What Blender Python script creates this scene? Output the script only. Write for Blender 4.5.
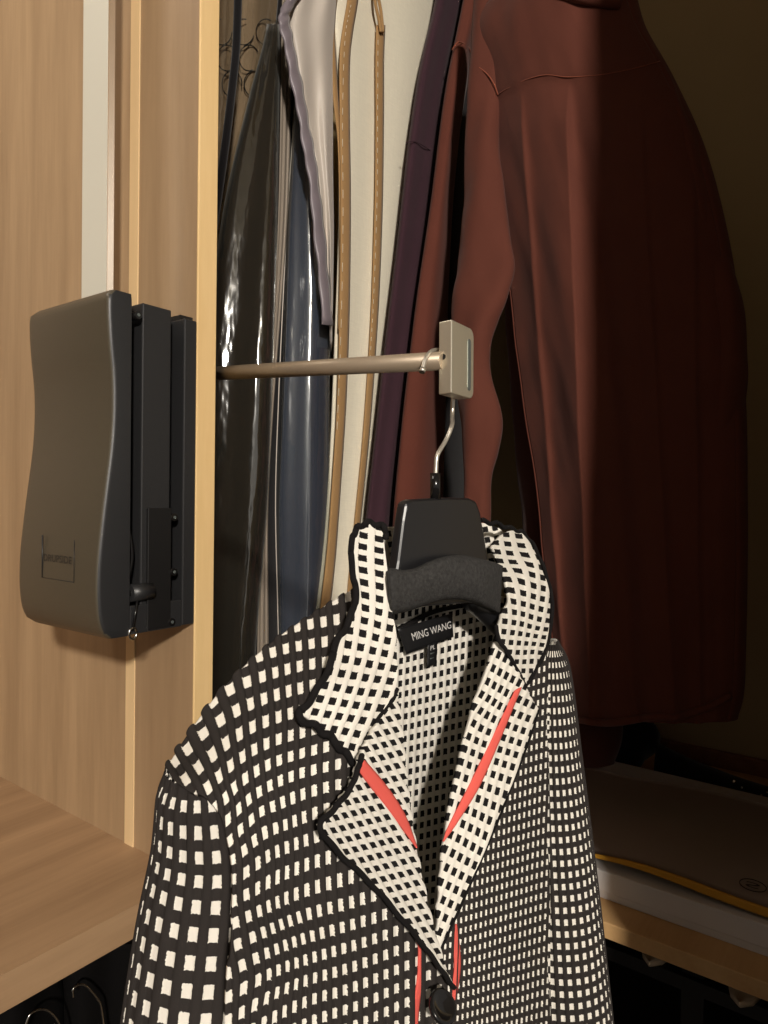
import bpy, bmesh, math, random
import numpy as np
from mathutils import Vector, Matrix, noise

random.seed(7)
np.random.seed(7)
for o in list(bpy.data.objects):
    bpy.data.objects.remove(o)
scene = bpy.context.scene
COL = scene.collection

# ------------------------------------------------------------------ camera
H = 1.05                       # camera height above the floor
FPX = 690.0                    # focal length in pixels of a 768x1024 frame
YAW, PITCH, ROLL = math.radians(36.4), math.atan(12 / 690.0), 0.0145
f0 = Vector((math.cos(YAW), math.sin(YAW), 0))
r0 = Vector((math.sin(YAW), -math.cos(YAW), 0))
CF = f0 * math.cos(PITCH) - Vector((0, 0, 1)) * math.sin(PITCH)
u0 = r0.cross(CF)
CR = r0 * math.cos(ROLL) + u0 * math.sin(ROLL)
CU = u0 * math.cos(ROLL) - r0 * math.sin(ROLL)
CAM = Vector((0, 0, H))
cd = bpy.data.cameras.new('camera')
cam = bpy.data.objects.new('camera', cd)
COL.objects.link(cam)
m = Matrix((CR, CU, -CF)).transposed().to_4x4()
m.translation = CAM
cam.matrix_world = m
cd.sensor_fit = 'VERTICAL'
cd.sensor_height = 24.0
cd.lens = FPX / 1024.0 * 24.0
cd.clip_start = 0.02
scene.camera = cam

# ------------------------------------------------------------------ world, lamps, exposure
w = bpy.data.worlds.new('room_ambient')
scene.world = w
w.use_nodes = True
w.node_tree.nodes['Background'].inputs[0].default_value = (1.0, 0.92, 0.82, 1)
w.node_tree.nodes['Background'].inputs[1].default_value = 0.30


def area_light(name, loc, aim, size, power, color):
    ld = bpy.data.lights.new(name, 'AREA')
    ld.shape = 'DISK'
    ld.size = size
    ld.energy = power
    ld.color = color
    o = bpy.data.objects.new(name, ld)
    COL.objects.link(o)
    o.location = loc
    o.rotation_euler = (Vector(aim) - Vector(loc)).to_track_quat('-Z', 'Y').to_euler()
    return o


area_light('bedroom_ceiling_lamp', (-2.05, -2.40, H + 1.36), (0.6, 0.5, H), 0.26, 165, (1.0, 0.925, 0.835))
area_light('cupboard_lamp', (-0.20, 0.88, H + 1.05), (0.2, 0.75, H - 0.1), 0.30, 2.4, (1.0, 0.92, 0.82))
vs = scene.view_settings
vs.view_transform = 'Standard'
vs.look = 'None'
vs.exposure = 0.17
vs.gamma = 1.0
vs.use_curve_mapping = False

# ------------------------------------------------------------------ projection helpers (photograph pixel -> point on a real plane)


def ray(px, py):
    return CF + CR * ((px - 384.0) / FPX) - CU * ((py - 512.0) / FPX)


def PY(px, py, Y):             # on the plane Y (parallel to the wardrobe front)
    d = ray(px, py)
    return CAM + d * (Y / d.y)


def PX(px, py, X):             # on the plane X (parallel to the divider)
    d = ray(px, py)
    return CAM + d * (X / d.x)


def PZ(px, py, Z):             # on a level plane
    d = ray(px, py)
    return CAM + d * ((Z - H) / d.z)


# ------------------------------------------------------------------ materials
def srgb(r, g, b):
    def c(v):
        v /= 255.0
        return v / 12.92 if v <= 0.04045 else ((v + 0.055) / 1.055) ** 2.4
    return (c(r), c(g), c(b), 1)


class NT:
    def __init__(self, name):
        self.m = bpy.data.materials.new(name)
        self.m.use_nodes = True
        self.t = self.m.node_tree
        self.b = self.t.nodes['Principled BSDF']

    def n(self, kind, **kw):
        nd = self.t.nodes.new(kind)
        for k, v in kw.items():
            setattr(nd, k, v)
        return nd

    def link(self, a, b):
        self.t.links.new(a, b)

    def math(self, op, a, b=None, c=None):
        nd = self.n('ShaderNodeMath', operation=op)
        for i, v in enumerate((a, b, c)):
            if v is None:
                continue
            if isinstance(v, (int, float)):
                nd.inputs[i].default_value = v
            else:
                self.link(v, nd.inputs[i])
        return nd.outputs[0]

    def mix(self, fac, a, b):
        nd = self.n('ShaderNodeMix', data_type='RGBA')
        for sock, v in ((nd.inputs[0], fac), (nd.inputs[6], a), (nd.inputs[7], b)):
            if isinstance(v, (int, float)):
                sock.default_value = v
            elif isinstance(v, tuple):
                sock.default_value = v
            else:
                self.link(v, sock)
        return nd.outputs[2]

    def noise(self, vec, scale, detail=3, rough=0.5):
        nd = self.n('ShaderNodeTexNoise')
        nd.inputs['Scale'].default_value = scale
        nd.inputs['Detail'].default_value = detail
        nd.inputs['Roughness'].default_value = rough
        if vec is not None:
            self.link(vec, nd.inputs['Vector'])
        return nd.outputs[0]

    def coords(self, scale=(1, 1, 1), kind='Object'):
        tc = self.n('ShaderNodeTexCoord')
        mp = self.n('ShaderNodeMapping')
        mp.inputs['Scale'].default_value = scale
        self.link(tc.outputs[kind], mp.inputs[0])
        return mp.outputs[0]

    def bump(self, h, strength=0.3, dist=0.001):
        nd = self.n('ShaderNodeBump')
        nd.inputs['Strength'].default_value = strength
        nd.inputs['Distance'].default_value = dist
        self.link(h, nd.inputs['Height'])
        self.link(nd.outputs[0], self.b.inputs['Normal'])

    def set(self, **kw):
        for k, v in kw.items():
            s = self.b.inputs[k.replace('_', ' ')]
            if isinstance(v, (int, float, tuple)):
                s.default_value = v
            else:
                self.link(v, s)
        return self.m


def wood(name, dark, light, axis='Z', rough=0.45):
    t = NT(name)
    lo, hi = 1.0, 14.0
    sc = {'Z': (hi, hi, lo), 'X': (lo, hi, hi)}[axis]
    v = t.coords(sc)
    n1 = t.noise(v, 2.2, 4, 0.55)
    sc2 = tuple(s * 5 for s in sc)
    n2 = t.noise(t.coords(sc2), 3.0, 4, 0.6)
    ramp = t.n('ShaderNodeValToRGB')
    ramp.color_ramp.elements[0].position = 0.30
    ramp.color_ramp.elements[1].position = 0.70
    ramp.color_ramp.elements[0].color = dark
    ramp.color_ramp.elements[1].color = light
    mixv = t.math('ADD', t.math('MULTIPLY', n1, 0.72), t.math('MULTIPLY', n2, 0.28))
    t.link(mixv, ramp.inputs[0])
    t.bump(n2, 0.08, 0.0006)
    return t.set(Base_Color=ramp.outputs[0], Roughness=rough)


def plain(name, col, rough=0.5, metal=0.0, nscale=0, namp=0.15, bump=0.0, bscale=300, sheen=0.0, spec=0.5):
    t = NT(name)
    c = col
    if nscale:
        n = t.noise(t.coords(), nscale, 3)
        d = tuple(x * (1 - namp) for x in col[:3]) + (1,)
        l = tuple(min(1, x * (1 + namp)) for x in col[:3]) + (1,)
        c = t.mix(n, d, l)
    if bump:
        t.bump(t.noise(t.coords(), bscale, 2), bump, 0.0008)
    t.set(Base_Color=c, Roughness=rough, Metallic=metal, Specular_IOR_Level=spec)
    if sheen:
        t.set(Sheen_Weight=sheen, Sheen_Roughness=0.5)
    return t.m


def cloth(name, col, weave=900, rough=0.9, sheen=0.25, namp=0.12):
    t = NT(name)
    n = t.noise(t.coords(), 14, 4)
    d = tuple(x * (1 - namp) for x in col[:3]) + (1,)
    l = tuple(min(1, x * (1 + namp)) for x in col[:3]) + (1,)
    c = t.mix(n, d, l)
    t.bump(t.noise(t.coords((1, 1, 0.6)), weave, 2), 0.25, 0.0006)
    return t.set(Base_Color=c, Roughness=rough, Sheen_Weight=sheen, Specular_IOR_Level=0.15)


def linen(name, col):
    t = NT(name)
    a = t.noise(t.coords((60, 60, 900)), 1.0, 2)
    b = t.noise(t.coords((900, 900, 40)), 1.0, 2)
    s = t.math('MULTIPLY', t.math('ADD', a, b), 0.5)
    c = t.mix(s, tuple(x * 0.80 for x in col[:3]) + (1,), tuple(min(1, x * 1.12) for x in col[:3]) + (1,))
    t.bump(s, 0.3, 0.0008)
    return t.set(Base_Color=c, Roughness=0.9, Specular_IOR_Level=0.1)


def checker_knit(name, ground, square, wu, wv):
    """ribbed knit: a square of the second colour in each cell of the fabric's own UV lattice"""
    t = NT(name)
    uv = t.n('ShaderNodeUVMap')
    uv.uv_map = 'knit'
    sp = t.n('ShaderNodeSeparateXYZ')
    t.link(uv.outputs[0], sp.inputs[0])
    rag = t.noise(t.coords(), 900, 2)
    jit = t.math('MULTIPLY', t.math('SUBTRACT', rag, 0.5), 0.10)
    fu = t.math('ABSOLUTE', t.math('SUBTRACT', t.math('FRACT', t.math('ADD', t.math('ADD', sp.outputs[0], jit), 0.5)), 0.5))
    fv = t.math('ABSOLUTE', t.math('SUBTRACT', t.math('FRACT', t.math('ADD', t.math('ADD', sp.outputs[1], jit), 0.5)), 0.5))
    mk = t.math('MULTIPLY', t.math('LESS_THAN', fu, wu / 2), t.math('LESS_THAN', fv, wv / 2))
    n = t.noise(t.coords(), 60, 3)
    g2 = tuple(x * 0.8 for x in ground[:3]) + (1,)
    s2 = tuple(x * 0.88 for x in square[:3]) + (1,)
    c = t.mix(mk, t.mix(n, g2, ground), t.mix(n, s2, square))
    t.bump(t.noise(t.coords(), 1500, 2), 0.35, 0.0006)
    return t.set(Base_Color=c, Roughness=0.92, Specular_IOR_Level=0.12)


def film(name, alpha=0.25, tint=(0.95, 0.95, 0.95, 1), crumple=26, strength=0.8):
    """thin clear plastic: mostly see-through, with crumpled glossy highlights"""
    t = NT(name)
    n = t.noise(t.coords((1, 1, 0.30)), crumple, 4, 0.6)
    bp = t.n('ShaderNodeBump')
    bp.inputs['Strength'].default_value = strength
    bp.inputs['Distance'].default_value = 0.02
    t.link(n, bp.inputs['Height'])
    gl = t.n('ShaderNodeBsdfGlossy')
    gl.inputs['Roughness'].default_value = 0.10
    gl.inputs['Color'].default_value = tint
    t.link(bp.outputs[0], gl.inputs['Normal'])
    tr = t.n('ShaderNodeBsdfTransparent')
    tr.inputs['Color'].default_value = (0.93, 0.94, 0.93, 1)
    mx = t.n('ShaderNodeMixShader')
    mx.inputs[0].default_value = alpha
    t.link(tr.outputs[0], mx.inputs[1])
    t.link(gl.outputs[0], mx.inputs[2])
    out = t.t.nodes['Material Output']
    t.link(mx.outputs[0], out.inputs['Surface'])
    return t.m


M = {}
M['wood_panel'] = wood('beech_panel', srgb(146, 120, 90), srgb(176, 148, 114), 'Z')
M['wood_stile'] = wood('beech_stile', srgb(142, 116, 87), srgb(166, 139, 107), 'Z')
M['wood_edge'] = wood('beech_edge', srgb(216, 180, 124), srgb(234, 202, 148), 'Z', 0.5)
M['wood_strip'] = wood('beech_strip', srgb(214, 184, 138), srgb(228, 198, 152), 'Z', 0.5)
M['wood_shelf'] = wood('beech_shelf', srgb(138, 109, 80), srgb(172, 140, 106), 'X')
M['board'] = wood('pine_board', srgb(196, 152, 100), srgb(216, 176, 122), 'X', 0.6)
M['redwood'] = wood('stained_trim', srgb(120, 74, 48), srgb(150, 100, 66), 'X', 0.6)
M['wall'] = plain('olive_paint', srgb(186, 164, 122), 0.85, nscale=6, namp=0.06, bump=0.15, bscale=120)
M['ceiling'] = plain('white_paint', srgb(200, 190, 170), 0.9)
M['floor'] = plain('dark_carpet', srgb(46, 38, 32), 0.95, nscale=60, bump=0.6, bscale=500)
M['cover_plastic'] = plain('textured_black_plastic', srgb(72, 66, 54), 0.38, bump=0.2, bscale=1400, spec=0.7)
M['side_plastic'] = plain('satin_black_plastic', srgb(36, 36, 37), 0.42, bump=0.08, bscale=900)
M['black'] = plain('deep_black', srgb(16, 15, 15), 0.5)
M['black_gloss'] = plain('gloss_black', srgb(20, 19, 19), 0.16)
M['steel'] = plain('steel', srgb(215, 212, 205), 0.16, 1.0)
M['hook_steel'] = plain('satin_steel_wire', srgb(205, 198, 186), 0.32, 0.8)
M['alu'] = plain('brushed_aluminium', srgb(214, 208, 190), 0.42, 0.85, bump=0.05, bscale=700)
M['alu_satin'] = plain('satin_aluminium_tube', srgb(150, 134, 114), 0.42, 0.35)
M['chrome'] = plain('chrome', srgb(230, 225, 215), 0.06, 1.0)
M['bar_face'] = plain('satin_bar', srgb(214, 212, 198), 0.5, 0.1)
M['groove'] = plain('groove_grey', srgb(118, 126, 124), 0.35, 0.6)
M['hanger'] = plain('hanger_black_plastic', srgb(25, 25, 27), 0.34)
M['foam'] = plain('foam_grip', srgb(50, 49, 48), 0.95, nscale=420, namp=0.9, bump=1.0, bscale=600, spec=0.3)
M['knit_out'] = checker_knit('ribbed_knit_black_white', srgb(50, 46, 44), srgb(232, 227, 216), 0.48, 0.52)
M['knit_in'] = checker_knit('ribbed_knit_white_black', srgb(234, 229, 218), srgb(30, 28, 28), 0.56, 0.54)
M['knit_black'] = cloth('black_overlock', srgb(24, 22, 22), 1400, 0.95, 0.0)
M['red'] = cloth('coral_braid', srgb(226, 98, 88), 1800, 0.9, 0.0)
M['label'] = plain('black_satin_label', srgb(18, 18, 20), 0.5)
M['label_text'] = plain('silver_thread', srgb(214, 212, 208), 0.6)
M['button'] = plain('black_button', srgb(22, 21, 21), 0.13)
M['rust'] = cloth('rust_cotton', srgb(98, 55, 44), 700, 0.9, 0.06)
M['rust2'] = cloth('rust_jersey', srgb(100, 55, 44), 700, 0.9, 0.06)
M['rust_seam'] = cloth('rust_thread', srgb(146, 78, 56), 1400, 0.9, 0.2)
M['plum'] = cloth('plum_wool', srgb(66, 44, 52), 500, 0.95, 0.06)
M['brown_dark'] = cloth('dark_brown_wool', srgb(70, 38, 32), 500, 0.95, 0.2)
M['blackcloth'] = cloth('black_cloth', srgb(22, 20, 22), 700)
M['shade_jet'] = plain('shade_jet_cloth', srgb(13, 12, 12), 0.95, spec=0.05)  # near-black, for the cloth that stands in for under-shelf shade
M['charcoal'] = cloth('charcoal_suiting', srgb(52, 48, 42), 700)
M['navy'] = plain('navy_nylon', srgb(82, 88, 104), 0.34, nscale=8, namp=0.12, bump=0.1, bscale=60)
M['lining'] = plain('grey_satin', srgb(206, 196, 184), 0.42, nscale=7, namp=0.06, sheen=0.2)
M['mauve'] = plain('mauve_satin_binding', srgb(134, 124, 130), 0.40, nscale=30, namp=0.14, sheen=0.2)
M['linen'] = linen('cream_linen', srgb(244, 236, 214))
M['tan'] = cloth('tan_binding', srgb(172, 136, 92), 900, 0.9, 0.1)
M['lace'] = plain('beige_cloth', srgb(176, 148, 118), 0.85, nscale=20)
M['tape'] = plain('grey_zip_tape', srgb(146, 134, 120), 0.5, bump=0.2, bscale=500)
M['film'] = film('clear_plastic_film', 0.14, crumple=9, strength=0.55)
M['film2'] = film('clear_plastic_film_tight', 0.11, crumple=8, strength=0.3)
M['white_card'] = plain('white_card', srgb(214, 210, 208), 0.7)
M['grey_card'] = plain('grey_card', srgb(166, 150, 138), 0.8)
M['yellow_card'] = plain('yellow_card', srgb(206, 150, 40), 0.7)
M['pale'] = plain('pale_leather', srgb(206, 186, 160), 0.6)


# ------------------------------------------------------------------ object helpers
def link_obj(name, data, mat=None, parent=None):
    o = bpy.data.objects.new(name, data)
    COL.objects.link(o)
    if mat is not None:
        for mm in (mat if isinstance(mat, (list, tuple)) else [mat]):
            data.materials.append(mm if not isinstance(mm, str) else M[mm])
    if parent is not None:
        o.parent = parent
        o.matrix_parent_inverse = parent.matrix_world.inverted()
    return o


def thing(name, label, cat, loc, group=None):
    o = bpy.data.objects.new(name, None)
    COL.objects.link(o)
    o.empty_display_size = 0.05
    o.location = loc
    o.matrix_world = Matrix.Translation(loc)
    return tag(o, label, cat, group)


def tag(o, label, cat, group=None):
    o['label'] = label
    o['category'] = cat
    if group:
        o['group'] = group
    return o


def struct(o):
    o['kind'] = 'structure'
    return o


def mesh_from(verts, faces, smooth=True):
    me = bpy.data.meshes.new('mesh')
    me.from_pydata([tuple(v) for v in verts], [], [tuple(f) for f in faces])
    if smooth:
        me.polygons.foreach_set('use_smooth', [True] * len(me.polygons))
    me.update()
    return me


def bm_mesh(bm, smooth=False):
    bmesh.ops.recalc_face_normals(bm, faces=bm.faces)
    me = bpy.data.meshes.new('mesh')
    bm.to_mesh(me)
    bm.free()
    if smooth:
        me.polygons.foreach_set('use_smooth', [True] * len(me.polygons))
    return me


def box(name, lo, hi, mat, parent=None, bevel=0.0, seg=2):
    bm = bmesh.new()
    bmesh.ops.create_cube(bm, size=1)
    for v in bm.verts:
        v.co = Vector([lo[i] + (hi[i] - lo[i]) * (v.co[i] + 0.5) for i in range(3)])
    if bevel:
        bmesh.ops.bevel(bm, geom=list(bm.edges), offset=bevel, segments=seg, affect='EDGES', profile=0.5)
    return link_obj(name, bm_mesh(bm), mat, parent)


def prism(name, poly, axis_vec, mat, parent=None, bevel=0.0, seg=2, smooth=False):
    """closed polygon (list of Vectors) pushed along axis_vec"""
    bm = bmesh.new()
    a = [bm.verts.new(p) for p in poly]
    b = [bm.verts.new(Vector(p) + Vector(axis_vec)) for p in poly]
    n = len(poly)
    bm.faces.new(a)
    bm.faces.new(b[::-1])
    for i in range(n):
        bm.faces.new((a[i], a[(i + 1) % n], b[(i + 1) % n], b[i]))
    bmesh.ops.recalc_face_normals(bm, faces=bm.faces)
    if bevel:
        ed = [e for e in bm.edges if len(e.link_faces) == 2 and e.calc_face_angle(0) > 0.5]
        bmesh.ops.bevel(bm, geom=ed, offset=bevel, segments=seg, affect='EDGES', profile=0.5)
    return link_obj(name, bm_mesh(bm, smooth), mat, parent)


def catmull(P, n):
    """resample a polyline (k x d array) through Catmull-Rom to n points"""
    P = np.asarray(P, float)
    k = len(P)
    if k == 2:
        t = np.linspace(0, 1, n)[:, None]
        return P[0] * (1 - t) + P[1] * t
    Q = np.vstack([2 * P[0] - P[1], P, 2 * P[-1] - P[-2]])
    out = []
    for s in np.linspace(0, k - 1, n):
        i = min(int(s), k - 2)
        u = s - i
        p0, p1, p2, p3 = Q[i], Q[i + 1], Q[i + 2], Q[i + 3]
        out.append(0.5 * ((2 * p1) + (-p0 + p2) * u + (2 * p0 - 5 * p1 + 4 * p2 - p3) * u * u + (-p0 + 3 * p1 - 3 * p2 + p3) * u ** 3))
    return np.array(out)


def tube(name, pts, rad, mat, parent=None, seg=10, n=None, caps=True):
    P = np.array([tuple(p) for p in pts], float)
    if n:
        P = catmull(P, n)
    k = len(P)
    R = np.full(k, rad) if np.isscalar(rad) else np.interp(np.linspace(0, 1, k), np.linspace(0, 1, len(rad)), rad)
    T = np.gradient(P, axis=0)
    T /= np.linalg.norm(T, axis=1)[:, None] + 1e-12
    ref = np.array([0.31, 0.62, 0.71])
    N = np.cross(T[0], ref)
    N /= np.linalg.norm(N)
    V, F = [], []
    for i in range(k):
        N = N - T[i] * np.dot(N, T[i])
        N /= np.linalg.norm(N) + 1e-12
        B = np.cross(T[i], N)
        for j in range(seg):
            a = 2 * math.pi * j / seg
            V.append(P[i] + R[i] * (math.cos(a) * N + math.sin(a) * B))
    for i in range(k - 1):
        for j in range(seg):
            F.append((i * seg + j, i * seg + (j + 1) % seg, (i + 1) * seg + (j + 1) % seg, (i + 1) * seg + j))
    if caps:
        F.append(tuple(range(seg))[::-1])
        F.append(tuple((k - 1) * seg + j for j in range(seg)))
    return link_obj(name, mesh_from(V, F), mat, parent)


def cyl(name, a, b, rad, mat, parent=None, seg=20):
    o = tube(name, [a, b], rad, mat, parent, seg)
    me = o.data
    for p in me.polygons:
        if len(p.vertices) > 4:
            p.use_smooth = False
    return o


def tps(anchors, lam=1e-3):
    """smooth scattered interpolation: anchors (x, y, v...) -> f(x, y)"""
    A = np.asarray(anchors, float)
    xy = A[:, :2] / 100.0
    n = len(A)

    def K(r2):
        return np.where(r2 > 0, r2 * np.log(r2 + 1e-20), 0)
    d2 = ((xy[:, None] - xy[None]) ** 2).sum(-1)
    L = np.zeros((n + 3, n + 3))
    L[:n, :n] = K(d2) + lam * np.eye(n)
    L[:n, n] = 1
    L[:n, n + 1:] = xy
    L[n, :n] = 1
    L[n + 1:, :n] = xy.T
    rhs = np.zeros((n + 3, A.shape[1] - 2))
    rhs[:n] = A[:, 2:]
    W = np.linalg.lstsq(L, rhs, rcond=None)[0]

    def f(q):
        q = np.asarray(q, float)
        s = q.shape[:-1]
        z = q.reshape(-1, 2) / 100.0
        d = ((z[:, None] - xy[None]) ** 2).sum(-1)
        return (K(d) @ W[:n] + W[n] + z @ W[n + 1:]).reshape(s + (A.shape[1] - 2,))
    return f


def lattice(o, c, r):
    """UV from one origin pixel, one column step and one row step"""
    Mi = np.linalg.inv(np.array([[c[0], r[0]], [c[1], r[1]]], float))
    o = np.array(o, float)
    return lambda q: (np.asarray(q, float) - o) @ Mi.T


def coons(top, bottom, left, right, ns, nt):
    """patch between four boundary curves; top/bottom run left to right, left/right run downwards"""
    T, B = catmull(top, ns), catmull(bottom, ns)
    L, R = catmull(left, nt), catmull(right, nt)
    s = np.linspace(0, 1, ns)[None, :, None]
    t = np.linspace(0, 1, nt)[:, None, None]
    lin_t = (1 - t) * T[None] + t * B[None]
    lin_s = (1 - s) * L[:, None] + s * R[:, None]
    bi = (1 - s) * (1 - t) * T[0] + s * (1 - t) * T[-1] + (1 - s) * t * B[0] + s * t * B[-1]
    return lin_t + lin_s - bi


def world_grid(q, Y, plane='Y'):
    """pixel grid (nt, ns, 2) + plane values -> world points"""
    a = (q[..., 0] - 384.0) / FPX
    b = (q[..., 1] - 512.0) / FPX
    d = np.array(CF) + a[..., None] * np.array(CR) - b[..., None] * np.array(CU)
    ax = 1 if plane == 'Y' else 0
    return np.array(CAM) + d * (Y / d[..., ax])[..., None]


def grid_normals(W):
    du = np.gradient(W, axis=1)
    dv = np.gradient(W, axis=0)
    n = np.cross(du, dv)
    n /= np.linalg.norm(n, axis=-1)[..., None] + 1e-12
    return n


def ridge(u):
    """rounded rib standing between two columns of squares"""
    d = np.abs((u - np.floor(u)) - 0.5) / 0.29
    return np.sqrt(np.clip(1 - d * d, 0, 1))


def sheet(name, W, mats, parent, uv=None, rib=0.0, thick=0.0022, toward=None, smooth=True):
    """cloth sheet of real thickness from a grid of world points; the second material is its reverse side"""
    nt, ns = W.shape[:2]
    n = grid_normals(W)
    view = np.array(toward if toward is not None else CAM) - W
    if (n * view).sum(-1).mean() < 0:
        n = -n
    if rib and uv is not None:
        W = W + n * (rib * ridge(uv[..., 0]))[..., None]
    B = W - n * thick
    V = np.concatenate([W.reshape(-1, 3), B.reshape(-1, 3)])
    N = nt * ns
    idx = np.arange(N).reshape(nt, ns)
    a, b, c, d = idx[:-1, :-1], idx[:-1, 1:], idx[1:, 1:], idx[1:, :-1]
    Ff = np.stack([a, d, c, b], -1).reshape(-1, 4)
    # orient front faces along n
    e1 = W[1, 0] - W[0, 0]
    p = W.reshape(-1, 3)
    fn = np.cross(p[Ff[0][1]] - p[Ff[0][0]], p[Ff[0][2]] - p[Ff[0][0]])
    if np.dot(fn, n.reshape(-1, 3)[Ff[0][0]]) < 0:
        Ff = Ff[:, ::-1]
    Fb = Ff[:, ::-1] + N
    ring = list(idx[0, :]) + list(idx[1:, -1]) + list(idx[-1, -2::-1]) + list(idx[-2:0:-1, 0])
    Fs = [(ring[i], ring[(i + 1) % len(ring)], ring[(i + 1) % len(ring)] + N, ring[i] + N) for i in range(len(ring))]
    F = Ff.tolist() + Fb.tolist() + Fs
    me = mesh_from(V, F, smooth)
    ob = link_obj(name, me, mats, parent)
    if len(me.materials) > 1:
        mi = np.zeros(len(F), dtype=np.int32)
        mi[len(Ff):2 * len(Ff)] = 1
        me.polygons.foreach_set('material_index', mi)
    if uv is not None:
        l = me.uv_layers.new(name='knit')
        U = np.concatenate([uv.reshape(-1, 2)] * 2)
        li = np.empty(len(me.loops), dtype=np.int32)
        me.loops.foreach_get('vertex_index', li)
        l.data.foreach_set('uv', U[li].astype(np.float32).ravel())
    me.update()
    return ob


def patch(name, sides, depth, uvf, mats, parent, ns=120, nt=120, rib=0.0, thick=0.0022, toward=0.0, wob=0.0):
    q = coons(*sides, ns, nt)
    Y = depth(q)[..., 0] if callable(depth) else np.full(q.shape[:2], depth)
    W = world_grid(q, Y)
    if toward:
        v = np.array(CAM) - W
        W = W + toward * v / np.linalg.norm(v, axis=-1)[..., None]
    if wob:
        n = grid_normals(W)
        W = W + n * (wob * np.sin(q[..., 0] * 0.11 + q[..., 1] * 0.07) * np.sin(q[..., 1] * 0.05))[..., None]
    uv = uvf(q) if uvf else None
    return sheet(name, W, mats, parent, uv, rib, thick)


def net(ctrl, nu, nv):
    C = np.asarray(ctrl, float)
    rows = np.array([catmull(r, nu) for r in C])
    return np.array([catmull(rows[:, j], nv) for j in range(nu)]).transpose(1, 0, 2)


def text_mesh(body):
    cu = bpy.data.curves.new('t', 'FONT')
    cu.body = body
    cu.resolution_u = 3
    o = bpy.data.objects.new('t', cu)
    COL.objects.link(o)
    dg = bpy.context.evaluated_depsgraph_get()
    dg.update()
    me = bpy.data.meshes.new_from_object(o.evaluated_get(dg))
    bpy.data.objects.remove(o)
    return me


def lettering(name, body, fmap, mat, parent):
    """flat lettering; fmap sends (0..1, 0..1) of its box to a world point"""
    me = text_mesh(body)
    xs = [v.co.x for v in me.vertices]
    ys = [v.co.y for v in me.vertices]
    x0, x1, y0, y1 = min(xs), max(xs), min(ys), max(ys)
    for v in me.vertices:
        v.co = fmap((v.co.x - x0) / (x1 - x0), (v.co.y - y0) / (y1 - y0))
    me.materials.clear()
    return link_obj(name, me, mat, parent)


def quad_map(tl, tr, br, bl, Y, off):
    """unit square -> pixel quad on plane Y, lifted off towards the viewer side"""
    q = [np.array(p, float) for p in (tl, tr, br, bl)]

    def f(u, v):
        p = (q[3] * (1 - u) + q[2] * u) * (1 - v) + (q[0] * (1 - u) + q[1] * u) * v
        w = PY(p[0], p[1], Y)
        return w + (CAM - w).normalized() * off
    return f


# ================================================================== the setting
DX0, DX1, DY = 0.394, 0.4145, 0.499        # divider faces and its front edge
SHZ = H - 0.341                            # top of the shelf beside it
PLZ = H - 0.612                            # top of the low board in the right bay
CEIL = H + 1.45
struct(box('floor', (-3.4, -3.4, -0.05), (1.9, 1.6, 0.0), 'floor'))
struct(box('ceiling', (-3.4, -3.4, CEIL), (1.9, 1.6, CEIL + 0.05), 'ceiling'))
struct(box('wall_right', (1.77, -0.02, 0.0), (1.85, 1.5, CEIL), 'wall'))
struct(box('wall_back', (DX1, 1.42, 0.0), (1.77, 1.5, CEIL), 'wall'))
struct(box('wall_shade_blocker', (0.722, -0.02, 0.0), (1.77, 0.058, H + 1.34), 'wall'))  # unseen wall, added to throw shade over the right of the shirt
struct(box('trim_1', (1.752, 0.058, H - 0.66), (1.77, 1.42, H - 0.575), 'redwood', bevel=0.004))

dv = struct(thing('wall_divider', 'beech divider panel with pale front edge between the two wardrobe bays', 'panel', (DX0, DY, 0)))
del dv['category']
box('panel', (DX0, 0.601, 0), (DX1, 1.42, CEIL), 'wood_panel', dv)
box('front_stile', (DX0, DY + 0.0012, 0), (DX1, 0.587, CEIL), 'wood_stile', dv)
box('joint_strip', (DX0 - 0.0012, 0.587, 0), (DX1, 0.601, CEIL), 'wood_strip', dv)
box('edge_band', (DX0 - 0.0003, DY - 0.0012, 0), (DX1 + 0.0003, DY + 0.0012, CEIL), 'wood_edge', dv, bevel=0.0008)
struct(box('wall_left', (-0.66, 0.499, 0), (-0.64, 1.42, CEIL), 'wood_panel'))
struct(box('wall_inner_back', (-0.64, 1.40, 0), (DX0, 1.42, CEIL), 'wood_panel'))
sh = thing('shelf', 'beech board shelf below the black lift box, beside the divider', 'shelf', (0, 0.95, SHZ))
box('board', (-0.64, 0.5028, SHZ - 0.0275), (DX0, 1.40, SHZ), 'wood_shelf', sh)
box('edge_band', (-0.64, 0.5015, SHZ - 0.0275), (DX0, 0.5028, SHZ), 'wood_shelf', sh)

# ================================================================== lift box on the divider
LZ0, LZ1 = H - 0.1135, H + 0.163
lift = thing('wardrobe_lift', 'black plastic wardrobe lift box with waisted cover, fixed to the divider', 'wardrobe lift', (DX0, 0.56, LZ0))
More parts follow.
